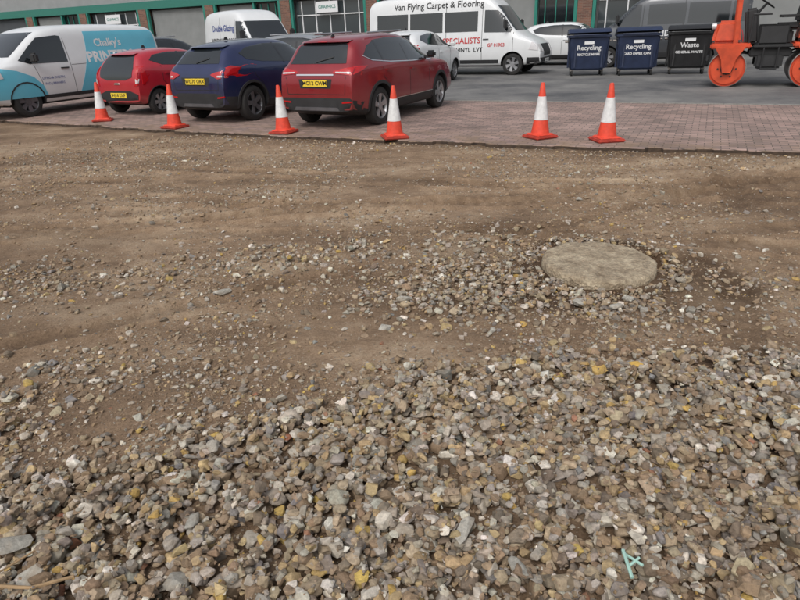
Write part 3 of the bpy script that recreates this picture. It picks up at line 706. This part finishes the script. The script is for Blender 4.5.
def stone_mat():
    m=bpy.data.materials.new('crushed_stone'); m.use_nodes=True; nt=m.node_tree;N=nt.nodes;L=nt.links;b=N['Principled BSDF']
    at=N.new('ShaderNodeAttribute'); at.attribute_name='Col'; tc=N.new('ShaderNodeTexCoord')
    n1=N.new('ShaderNodeTexNoise'); n1.inputs['Scale'].default_value=50; n1.inputs['Detail'].default_value=5; n1.inputs['Roughness'].default_value=.75; L.new(tc.outputs['Object'],n1.inputs['Vector'])
    n2=N.new('ShaderNodeTexNoise'); n2.inputs['Scale'].default_value=15; n2.inputs['Detail'].default_value=3; L.new(tc.outputs['Object'],n2.inputs['Vector'])
    mr=N.new('ShaderNodeMapRange'); mr.inputs[1].default_value=.3; mr.inputs[2].default_value=.7; mr.inputs[3].default_value=.60; mr.inputs[4].default_value=1.38; L.new(n1.outputs[0],mr.inputs[0])
    vm=N.new('ShaderNodeVectorMath'); vm.operation='SCALE'; L.new(at.outputs['Color'],vm.inputs[0]); L.new(mr.outputs[0],vm.inputs['Scale'])
    mr2=N.new('ShaderNodeMapRange'); mr2.inputs[1].default_value=.48; mr2.inputs[2].default_value=.68; mr2.inputs[3].default_value=0; mr2.inputs[4].default_value=.42; L.new(n2.outputs[0],mr2.inputs[0])
    mx=N.new('ShaderNodeMix'); mx.data_type='RGBA'; L.new(mr2.outputs[0],mx.inputs[0]); L.new(vm.outputs[0],mx.inputs[6]); mx.inputs[7].default_value=lin(148,129,106)
    L.new(mx.outputs[2],b.inputs['Base Color']); b.inputs['Roughness'].default_value=.85; b.inputs['Specular IOR Level'].default_value=.3
    bp=N.new('ShaderNodeBump'); bp.inputs['Strength'].default_value=.8; bp.inputs['Distance'].default_value=.008; L.new(n1.outputs[0],bp.inputs['Height']); L.new(bp.outputs[0],b.inputs['Normal'])
    return m
SM=stone_mat()
gx0,gx1,gy0,gy1,res=-3.4,3.4,.5,5.6,.01
hx=np.arange(gx0,gx1,res);hy=np.arange(gy0,gy1,res)
HX,HY=np.meshgrid(hx,hy); HF=ground_h(HX,HY)
n=46000
cx=rng.uniform(gx0+.1,gx1-.1,n);cy=rng.uniform(gy0+.1,gy1-.1,n)
rr=np.clip(rng.lognormal(math.log(.0222),.38,n),.009,.052)
ga=gravel_amt(cx,cy);ha=hole_amt(cx,cy)
cov=np.clip(fbm(cx*2.2,cy*2.2,91,3)*1.8+.1,.6,1)
prob=np.maximum(ga*cov,ha*.62)
prob=np.maximum(prob,thin_amt(cx,cy)*.28); prob=np.maximum(prob,band_amt(cx,cy)*.26)
rr=np.where(ga<.3,rr*.78,rr)
dm=np.hypot(cx-MX,cy-MY)
keep=(rng.random(n)<prob)&(dm>.45)
cx,cy,rr=cx[keep],cy[keep],rr[keep]
order=np.argsort(-rr+rng.normal(0,.014,len(rr)))
cx,cy,rr=cx[order],cy[order],rr[order]
P=[];S=[]
asp=rng.uniform(.62,1.0,len(cx));fl=rng.uniform(.45,.82,len(cx))
flat=rng.random(len(cx))<.06; fl=np.where(flat,rng.uniform(.18,.28,len(cx)),fl)
for k in range(len(cx)):
    a=rr[k];c=a*fl[k]
    w=int(a/res)+1; jx=int((cx[k]-gx0)/res);jy=int((cy[k]-gy0)/res)
    sl=(slice(max(0,jy-w),jy+w+1),slice(max(0,jx-w),jx+w+1))
    d2=((HX[sl]-cx[k])**2+(HY[sl]-cy[k])**2)/(a*a); ins=d2<.8
    base=HF[jy,jx] if not ins.any() else HF[sl][ins].mean()
    z=base+c*.42
    P.append((cx[k],cy[k],z));S.append((a,a*asp[k],c))
    top=z+c*.80*np.sqrt(np.clip(1-d2,0,1))
    HF[sl]=np.where(d2<1,np.maximum(HF[sl],top),HF[sl])
P=np.array(P);S=np.array(S)
nst=len(P); R=rotm(rng.uniform(0,2*math.pi,nst),rng.normal(0,.24,nst),rng.normal(0,.24,nst))
C=colors(nst,.06)
bigm=S[:,0]>.017
v,f,c=join([assemble(P[bigm],S[bigm],R[bigm],C[bigm],T_big),assemble(P[~bigm],S[~bigm],R[~bigm],C[~bigm],T_mid)])
fast_mesh('gravel',v,f,SM,False,c)
n=185000
r_=rng.random(n); py=.6+ (11.8-.6)*r_**1.2; px=rng.uniform(-1,1,n)*(1.5+py*.92)+.1
nf=8000; px=np.concatenate([px,rng.uniform(-2.2,2.4,nf)]); py=np.concatenate([py,rng.uniform(1.0,3.1,nf)])
e_,n_=toEN(px,py); edge=np.interp(e_,ee[:,0],ee[:,1])
dens=np.clip(fbm(px*.9,py*.9,131,4)*3.4-1.25,.12,1)
ga=gravel_amt(px,py)
dens=np.maximum(dens,thin_amt(px,py))
dens=np.maximum(dens,hole_amt(px,py)); dens=np.maximum(dens,.95*np.exp(-((edge-n_)/.3)**2))
dens=np.maximum(dens,band_amt(px,py)); dens=np.where(ga>.5,.5,dens)
dens*=(1-.5*tracks(px,py)[1])
ok=(n_<edge-.03)&(rng.random(len(px))<dens)&(np.hypot(px-MX,py-MY)>.45)
px,py=px[ok],py[ok]; k=len(px)
rad=np.clip(rng.lognormal(math.log(.0062),.5,k),.0028,.03)*(1+.05*py)
rad=np.where(rng.random(k)<.02,rng.uniform(.016,.032,k),rad)
S=np.stack([rad,rad*rng.uniform(.6,1,k),rad*rng.uniform(.35,.7,k)],-1)
gz=ground_h(px,py)
inh=(px>gx0)&(px<gx1-.02)&(py>gy0)&(py<gy1-.02)
jx=np.clip(((px-gx0)/res).astype(int),0,HF.shape[1]-1);jy=np.clip(((py-gy0)/res).astype(int),0,HF.shape[0]-1)
gz=np.where(inh,np.maximum(gz,HF[jy,jx]-.004),gz)
P=np.stack([px,py,gz+S[:,2]*.35],-1); R=rotm(rng.uniform(0,6.28,k),rng.normal(0,.25,k),rng.normal(0,.25,k))
C=colors(k,.40); bg=rad>.014
v,f,c=join([assemble(P[bg],S[bg],R[bg],C[bg],T_mid),assemble(P[~bg],S[~bg],R[~bg],C[~bg],T_sml)])
fast_mesh('loose_pebbles',v,f,SM,False,c)
sl=[(-1.42,1.62,.075,.05,.012,.4),(-1.30,1.50,.06,.045,.012,1.2),(-.80,1.47,.05,.045,.025,.2),(.20,1.62,.026,.075,.016,-.5),(.36,1.45,.03,.06,.018,.3),(-.82,1.75,.025,.05,.015,.1),(-1.30,4.05,.07,.04,.024,.3),(.03,3.72,.06,.03,.024,.1),(-.1,3.38,.045,.03,.016,.8),(-1.45,1.40,.05,.06,.015,2.),(1.42,3.55,.07,.035,.02,.5),(1.55,3.72,.05,.03,.02,-.4),(1.2,3.62,.045,.05,.02,.9)]
P=[];S=[];yw=[]
for x,y,a,b_,c_,yy in sl:
    jx=int((x-gx0)/res);jy=int((y-gy0)/res); z=np.percentile(HF[max(0,jy-2):jy+3,max(0,jx-2):jx+3],70)
    P.append((x,y,z+c_*.3));S.append((a,b_,c_));yw.append(yy)
yw=np.array(yw); R=rotm(yw,rng.normal(0,.12,len(sl)),rng.normal(0,.12,len(sl))); C=np.tile(np.array(lin(168,163,152)[:3]),(len(sl),1))*rng.uniform(.75,1.1,(len(sl),1))
v,f,c=assemble(np.array(P),np.array(S),R,C,T_big); fast_mesh('broken_slate',v,f,SM,False,c)

# ---------------------------------------------------------------- manhole cover
def concrete(name,c1,c2,bumpd=.01):
    m=bpy.data.materials.new(name); m.use_nodes=True; nt=m.node_tree;N=nt.nodes;L=nt.links;b=N['Principled BSDF']; tc=N.new('ShaderNodeTexCoord')
    n=N.new('ShaderNodeTexNoise'); n.inputs['Scale'].default_value=7; n.inputs['Detail'].default_value=7; n.inputs['Roughness'].default_value=.75; L.new(tc.outputs['Object'],n.inputs['Vector'])
    v=N.new('ShaderNodeTexVoronoi'); v.inputs['Scale'].default_value=55; L.new(tc.outputs['Object'],v.inputs['Vector'])
    cr=N.new('ShaderNodeValToRGB'); cr.color_ramp.elements[0].position=.36; cr.color_ramp.elements[1].position=.64; cr.color_ramp.elements[0].color=c1; cr.color_ramp.elements[1].color=c2; L.new(n.outputs[0],cr.inputs[0])
    sx=N.new('ShaderNodeSeparateColor'); L.new(v.outputs['Color'],sx.inputs[0])
    mr=N.new('ShaderNodeMapRange'); mr.inputs[3].default_value=.78; mr.inputs[4].default_value=1.18; L.new(sx.outputs[0],mr.inputs[0])
    vm=N.new('ShaderNodeVectorMath'); vm.operation='SCALE'; L.new(cr.outputs[0],vm.inputs[0]); L.new(mr.outputs[0],vm.inputs['Scale']); L.new(vm.outputs[0],b.inputs['Base Color'])
    b.inputs['Roughness'].default_value=.9
    ad=N.new('ShaderNodeMath'); ad.operation='ADD'; L.new(n.outputs[0],ad.inputs[0]); L.new(v.outputs['Distance'],ad.inputs[1])
    bp=N.new('ShaderNodeBump'); bp.inputs['Strength'].default_value=.8; bp.inputs['Distance'].default_value=bumpd; L.new(ad.outputs[0],bp.inputs['Height']); L.new(bp.outputs[0],b.inputs['Normal']); return m
seg=140; rings=[0,.08,.16,.24,.31,.36,.385,.405,.420,.426,.42]; zz=[-.006,-.006,-.005,-.003,-.001,0,-.001,-.004,-.012,-.055,-.12]
V=[];F=[]
for i_,(r,z) in enumerate(zip(rings,zz)):
    tt=2*np.pi*np.arange(seg)/seg
    jj=1+(.045*(fbm(np.cos(tt)*5.0+9,np.sin(tt)*5.0+9,7,4)-.5)+rng.uniform(-.003,.003,seg) if i_>=5 else 0)
    xx=r*jj*np.cos(tt);yy=r*jj*np.sin(tt)
    z_=z+(fbm(xx*8+5,yy*8+5,8,4)-.5)*.020
    if 7<=i_<=8: z_=z_-.022*np.clip(fbm(np.cos(tt)*3+3,np.sin(tt)*3+3,17,3)*3-1.6,0,1)
    V+=list(zip(xx.tolist(),yy.tolist(),z_.tolist()))
for i_ in range(len(rings)-1):
    for s in range(seg):
        a=i_*seg+s;b_=i_*seg+(s+1)%seg; F.append((a,b_,b_+seg,a+seg) if i_ else (a,b_+seg,a+seg))
mc=mesh_obj('manhole_cover',V,F,concrete('old_concrete',lin(122,105,84),lin(182,167,142),.012),None,smooth=True)
mc.location=(MX,MY,-.018); mc.rotation_euler=(math.radians(1.0),math.radians(1.0),0)

wood=mat('dry_wood',lin(150,124,92),.85,var=.3,vscale=20,bump=.4)
def stick(name,pts,r,m):
    e=empty(name)
    for a,b_ in zip(pts[:-1],pts[1:]): cyl('stick',e,a,b_,r,m,7,r2=r*.8)
stick('twig',[(-1.52,1.36,.03),(-1.38,1.43,.035),(-1.24,1.42,.03),(-1.12,1.46,.03)],.007,wood)
stick('twig',[(-1.46,1.38,.04),(-1.36,1.50,.042),(-1.28,1.60,.04)],.004,wood)
sc_=mat('pale_green_plastic',(.36,.55,.47,1),.5,var=.15)
ps=empty('plastic_scrap',(.72,1.42,.035),.3)
for a,b_,w in (((-.035,-.05),(.0,.045),.012),((.0,.045),(.02,-.03),.010),((-.02,-.01),(.03,.0),.009)):
    cyl('strip',ps,(a[0],a[1],0),(b_[0],b_[1],.012),w*.5,sc_,6)
def chunk(name,loc,s_,col):
    V,F=T_mid[3]; o=mesh_obj(name,[tuple(p*np.array(s_)) for p in V],[tuple(int(x) for x in f) for f in F],mat(name+'_mat',col,.8,var=.25,vscale=30,bump=.4),None); o.location=loc
chunk('yellow_brick_piece',(1.22,2.72,-.01),(.05,.03,.02),lin(196,158,80))
chunk('yellow_brick_piece',(1.34,2.68,-.01),(.03,.02,.014),lin(200,166,90))
chunk('yellow_brick_piece',(-1.05,2.15,-.03),(.045,.018,.01),lin(176,150,80))

# ---------------------------------------------------------------- paving, road
def frame_obj(name,V,F,m,idx=None):
    o=mesh_obj(name,V,F,m,None,idx=idx); o.rotation_euler=(0,0,math.radians(EANG)); return o
def paver_mat():
    m=bpy.data.materials.new('block_paving'); m.use_nodes=True; nt=m.node_tree;N=nt.nodes;L=nt.links;b=N['Principled BSDF']; tc=N.new('ShaderNodeTexCoord')
    br=N.new('ShaderNodeTexBrick'); br.inputs['Scale'].default_value=1; br.inputs['Brick Width'].default_value=.21; br.inputs['Row Height'].default_value=.105; br.inputs['Mortar Size'].default_value=.007; br.inputs['Mortar Smooth'].default_value=.3
    br.inputs['Color1'].default_value=lin(166,140,130); br.inputs['Color2'].default_value=lin(126,110,102); br.inputs['Mortar'].default_value=lin(82,73,66); br.inputs['Bias'].default_value=-.1
    L.new(tc.outputs['Object'],br.inputs['Vector'])
    n=N.new('ShaderNodeTexNoise'); n.inputs['Scale'].default_value=.9; n.inputs['Detail'].default_value=7; n.inputs['Roughness'].default_value=.65; L.new(tc.outputs['Object'],n.inputs['Vector'])
    mr=N.new('ShaderNodeMapRange'); mr.inputs[1].default_value=.3; mr.inputs[2].default_value=.7; mr.inputs[3].default_value=.64; mr.inputs[4].default_value=1.28; L.new(n.outputs[0],mr.inputs[0])
    vm=N.new('ShaderNodeVectorMath'); vm.operation='SCALE'; L.new(br.outputs[0],vm.inputs[0]); L.new(mr.outputs[0],vm.inputs['Scale'])
    sx=N.new('ShaderNodeSeparateXYZ'); L.new(tc.outputs['Object'],sx.inputs[0])
    g=N.new('ShaderNodeMapRange'); g.inputs[1].default_value=8.9; g.inputs[2].default_value=10.6; g.inputs[3].default_value=1.0; g.inputs[4].default_value=0.0; L.new(sx.outputs['Y'],g.inputs[0])
    gm=N.new('ShaderNodeMath'); gm.operation='MULTIPLY'; L.new(g.outputs[0],gm.inputs[0])
    n3=N.new('ShaderNodeTexNoise'); n3.inputs['Scale'].default_value=2.6; n3.inputs['Detail'].default_value=6; n3.inputs['Roughness'].default_value=.7; L.new(tc.outputs['Object'],n3.inputs['Vector'])
    m3=N.new('ShaderNodeMapRange'); m3.inputs[1].default_value=.42; m3.inputs[2].default_value=.62; L.new(n3.outputs[0],m3.inputs[0]); L.new(m3.outputs[0],gm.inputs[1])
    mx=N.new('ShaderNodeMix'); mx.data_type='RGBA'; L.new(gm.outputs[0],mx.inputs[0]); L.new(vm.outputs[0],mx.inputs[6]); mx.inputs[7].default_value=lin(134,112,90)
    L.new(mx.outputs[2],b.inputs['Base Color']); b.inputs['Roughness'].default_value=.85
    bp=N.new('ShaderNodeBump'); bp.inputs['Strength'].default_value=.4; bp.inputs['Distance'].default_value=.01; bp.invert=True; L.new(br.outputs['Fac'],bp.inputs['Height']); L.new(bp.outputs[0],b.inputs['Normal']); return m
soil=mat('cut_edge_soil',lin(66,53,42),.95,var=.5,vscale=14,bump=.8,bscale=30)
NP=14.4
e_s=np.arange(-60,60,.035); base=np.interp(e_s,ee[:,0],ee[:,1]); blk=np.floor(e_s/.21)
jag=(hashn(blk,blk*0,5)-.5)*.06+np.where(hashn(blk,blk*0,6)>.84,.09,0)+(fbm(e_s*1.2,e_s*0,12,3)-.5)*.16+rng.uniform(-.004,.004,len(e_s))
V=[];F=[];I=[]
for e0,n0 in zip(e_s.tolist(),(base+jag).tolist()): V+=[(e0,n0-.03,-.16),(e0,n0,-.010),(e0,n0+.010,0),(e0,NP,0)]
for k in range(len(e_s)-1):
    a=k*4;b_=a+4
    for j in range(3): F.append((a+j,b_+j,b_+j+1,a+j+1)); I.append(1 if j==0 else 0)
frame_obj('brick_paving',V,F,[paver_mat(),soil],I)
kc=concrete('kerb_concrete',lin(118,114,108),lin(156,152,144))
V=[];F=[]
for x0 in np.arange(-60,60,.915):
    b_=len(V); V+=[(x0+.004,NP,.006),(x0+.911,NP,.006),(x0+.911,NP+.15,.006),(x0+.004,NP+.15,.006),(x0+.004,NP,-.1),(x0+.911,NP,-.1),(x0+.911,NP+.15,-.1),(x0+.004,NP+.15,-.1)]
    F+=[(b_,b_+1,b_+2,b_+3),(b_,b_+4,b_+5,b_+1),(b_+2,b_+6,b_+7,b_+3),(b_,b_+3,b_+7,b_+4),(b_+1,b_+5,b_+6,b_+2)]
frame_obj('kerb',V,F,kc)
def asphalt():
    m=bpy.data.materials.new('asphalt'); m.use_nodes=True; nt=m.node_tree;N=nt.nodes;L=nt.links;b=N['Principled BSDF']; tc=N.new('ShaderNodeTexCoord')
    n=N.new('ShaderNodeTexNoise'); n.inputs['Scale'].default_value=.45; n.inputs['Detail'].default_value=9; n.inputs['Roughness'].default_value=.72; L.new(tc.outputs['Object'],n.inputs['Vector'])
    n2=N.new('ShaderNodeTexNoise'); n2.inputs['Scale'].default_value=90; n2.inputs['Detail'].default_value=2; L.new(tc.outputs['Object'],n2.inputs['Vector'])
    ad=N.new('ShaderNodeMath'); ad.operation='MULTIPLY_ADD'; ad.inputs[1].default_value=.3; L.new(n2.outputs[0],ad.inputs[0]); L.new(n.outputs[0],ad.inputs[2])
    cr=N.new('ShaderNodeValToRGB'); cr.color_ramp.elements[0].position=.5; cr.color_ramp.elements[1].position=.8; cr.color_ramp.elements[0].color=lin(74,74,76); cr.color_ramp.elements[1].color=lin(128,126,122); L.new(ad.outputs[0],cr.inputs[0])
    L.new(cr.outputs[0],b.inputs['Base Color'])
    b.inputs['Roughness'].default_value=.85
    bp=N.new('ShaderNodeBump'); bp.inputs['Strength'].default_value=.4; bp.inputs['Distance'].default_value=.006; L.new(n2.outputs[0],bp.inputs['Height']); L.new(bp.outputs[0],b.inputs['Normal']); return m
NA=NP+.15
frame_obj('asphalt_road',[(-80,NA,0),(80,NA,0),(80,34.2,0),(-80,34.2,0),(-80,NA,-.2),(80,NA,-.2)],[(0,1,2,3),(0,4,5,1)],asphalt())

# ---------------------------------------------------------------- industrial building
def clad_mat(name,col,scale=6,dirx=True):
    m=bpy.data.materials.new(name); m.use_nodes=True; nt=m.node_tree;N=nt.nodes;L=nt.links;b=N['Principled BSDF']; tc=N.new('ShaderNodeTexCoord')
    w=N.new('ShaderNodeTexWave'); w.wave_type='BANDS'; w.bands_direction='X' if dirx else 'Z'; w.inputs['Scale'].default_value=scale; L.new(tc.outputs['Object'],w.inputs['Vector'])
    n=N.new('ShaderNodeTexNoise'); n.inputs['Scale'].default_value=1.5; n.inputs['Detail'].default_value=5; L.new(tc.outputs['Object'],n.inputs['Vector'])
    mr=N.new('ShaderNodeMapRange'); mr.inputs[3].default_value=.75; mr.inputs[4].default_value=1.2; L.new(n.outputs[0],mr.inputs[0])
    vm=N.new('ShaderNodeVectorMath'); vm.operation='SCALE'; vm.inputs[0].default_value=col[:3]; L.new(mr.outputs[0],vm.inputs['Scale']); L.new(vm.outputs[0],b.inputs['Base Color'])
    bp=N.new('ShaderNodeBump'); bp.inputs['Strength'].default_value=.8; bp.inputs['Distance'].default_value=.04; L.new(w.outputs['Fac'],bp.inputs['Height']); L.new(bp.outputs[0],b.inputs['Normal']); b.inputs['Roughness'].default_value=.45; return m
def brick_mat():
    m=bpy.data.materials.new('brown_brick'); m.use_nodes=True; nt=m.node_tree;N=nt.nodes;L=nt.links;b=N['Principled BSDF']; tc=N.new('ShaderNodeTexCoord')
    mp=N.new('ShaderNodeMapping'); mp.inputs['Rotation'].default_value=(math.radians(90),0,0); L.new(tc.outputs['Object'],mp.inputs[0])
    br=N.new('ShaderNodeTexBrick'); br.inputs['Scale'].default_value=1; br.inputs['Brick Width'].default_value=.225; br.inputs['Row Height'].default_value=.075; br.inputs['Mortar Size'].default_value=.006
    br.inputs['Color1'].default_value=lin(128,88,72); br.inputs['Color2'].default_value=lin(96,70,60); br.inputs['Mortar'].default_value=lin(130,120,108); L.new(mp.outputs[0],br.inputs['Vector']); L.new(br.outputs[0],b.inputs['Base Color']); b.inputs['Roughness'].default_value=.85; return m
BK=brick_mat(); CL=clad_mat('grey_cladding',(.46,.47,.47),9); SH=clad_mat('shutter_slats',(.42,.43,.42),14,False); TL=mat('teal_steel',(.02,.20,.15,1),.4,coat=.2,var=.1); SHD=clad_mat('dark_shutter',(.13,.14,.15),14,False); TB=mat('teal_cladding',(.03,.17,.13,1),.45,var=.1)
bld=empty('industrial_building',(0,0,0),math.radians(EANG))
NB=34.0; bay=6.0; e0=-84; kk=0
box('upper_wall',bld,(-12,NB+6.2,5.4),(144,12,3.6),CL,.0)
box('roof',bld,(-12,NB+6.1,7.35),(145,12.6,.3),TB,.02)
box('fascia',bld,(-12,NB+.1,3.75),(144,.25,.5),TB,.01)
while e0<60:
    box('brick_pier',bld,(e0,NB+.15,1.75),(.7,.5,3.5),BK,.0)
    box('steel_post',bld,(e0+.45,NB+.02,1.75),(.16,.2,3.5),TL,.005); box('steel_post',bld,(e0+bay-.45,NB+.02,1.75),(.16,.2,3.5),TL,.005)
    if kk%3==0:
        box('roller_shutter',bld,(e0+2.0,NB+.28,1.7),(2.8,.06,3.4),SH,.0); box('shutter_frame',bld,(e0+3.52,NB+.14,1.75),(.14,.22,3.5),TL,.005)
        box('brick_panel',bld,(e0+4.5,NB+.3,.6),(1.78,.2,1.2),BK,.0); box('window_glass',bld,(e0+4.5,NB+.32,2.3),(1.78,.05,2.2),M['glass'],.0)
        for t in (-.55,0,.55): box('mullion',bld,(e0+4.5+t,NB+.27,2.3),(.05,.06,2.18),TL,.003)
    elif kk%3==1:
        box('brick_panel',bld,(e0+3,NB+.3,.45),(4.76,.2,.9),BK,.0); box('window_glass',bld,(e0+3,NB+.32,2.15),(4.76,.05,2.5),M['glasslt'],.0)
        for t in np.arange(-2,2.1,1.0): box('mullion',bld,(e0+3+t,NB+.27,2.15),(.06,.06,2.48),M['inkwhite'],.003)
        box('transom',bld,(e0+3,NB+.265,2.6),(4.74,.05,.06),M['inkwhite'],.003)
        box('wall_sign',bld,(e0+3,NB-.04,3.0),(1.5,.04,.6),M['inkwhite'],.004)
        me=text_mesh('GRAPHICS',.26,.004)
        for v in me.vertices: v.co=(e0+3+v.co.x,NB-.066,3.0+v.co.y)
        me.materials.append(TL); link(bpy.data.objects.new('sign_lettering',me),bld)
    else:
        box('roller_shutter',bld,(e0+3,NB+.28,1.7),(4.74,.06,3.4),SHD if kk%2 else SH,.0)
    e0+=bay; kk+=1
box('back_infill',bld,(-12,NB+6.5,1.7),(143,11.8,3.6),CL,.0)
frame_obj('footpath',[(-80,34.2,.004),(80,34.2,.004),(80,60,.004),(-80,60,.004)],[(0,1,2,3)],kc)

# ---------------------------------------------------------------- light
w=bpy.data.worlds.new('World'); scene.world=w; w.use_nodes=True; nt=w.node_tree
sk=nt.nodes.new('ShaderNodeTexSky'); sk.sky_type='NISHITA'; sk.sun_disc=False; sk.sun_elevation=math.radians(52); sk.sun_rotation=math.radians(205); sk.air_density=1.2; sk.dust_density=4
hs=nt.nodes.new('ShaderNodeHueSaturation'); hs.inputs['Saturation'].default_value=.36; nt.links.new(sk.outputs[0],hs.inputs['Color'])
bg=nt.nodes['Background']; nt.links.new(hs.outputs[0],bg.inputs[0]); bg.inputs[1].default_value=.15
sd=bpy.data.lights.new('sun','SUN'); sd.energy=1.0; sd.angle=math.radians(26); sd.color=(1,.99,.98); so=bpy.data.objects.new('sun',sd); COL.objects.link(so)
el=math.radians(52);az=math.radians(205)
dv=Vector((math.sin(az)*math.cos(el),math.cos(az)*math.cos(el),math.sin(el))); so.rotation_euler=dv.to_track_quat('Z','Y').to_euler(); so.location=(0,0,30)

# ---------------------------------------------------------------- camera
cd=bpy.data.cameras.new('cam'); cam=bpy.data.objects.new('cam',cd); COL.objects.link(cam)
cd.sensor_width=36; cd.lens=27; cd.clip_end=2000; cd.clip_start=.05
p=math.atan(.4517); rho=math.asin(.04)
Rv=Vector((1,0,0));Fv=Vector((0,math.cos(p),-math.sin(p)));Uv=Vector((0,math.sin(p),math.cos(p)))
Rc=Rv*math.cos(rho)-Uv*math.sin(rho);Uc=Rv*math.sin(rho)+Uv*math.cos(rho)
cam.matrix_world=Matrix(((Rc.x,Uc.x,-Fv.x,0),(Rc.y,Uc.y,-Fv.y,0),(Rc.z,Uc.z,-Fv.z,1.65),(0,0,0,1)))
scene.camera=cam
scene.view_settings.view_transform='Standard'; scene.view_settings.look='None'; scene.view_settings.exposure=0
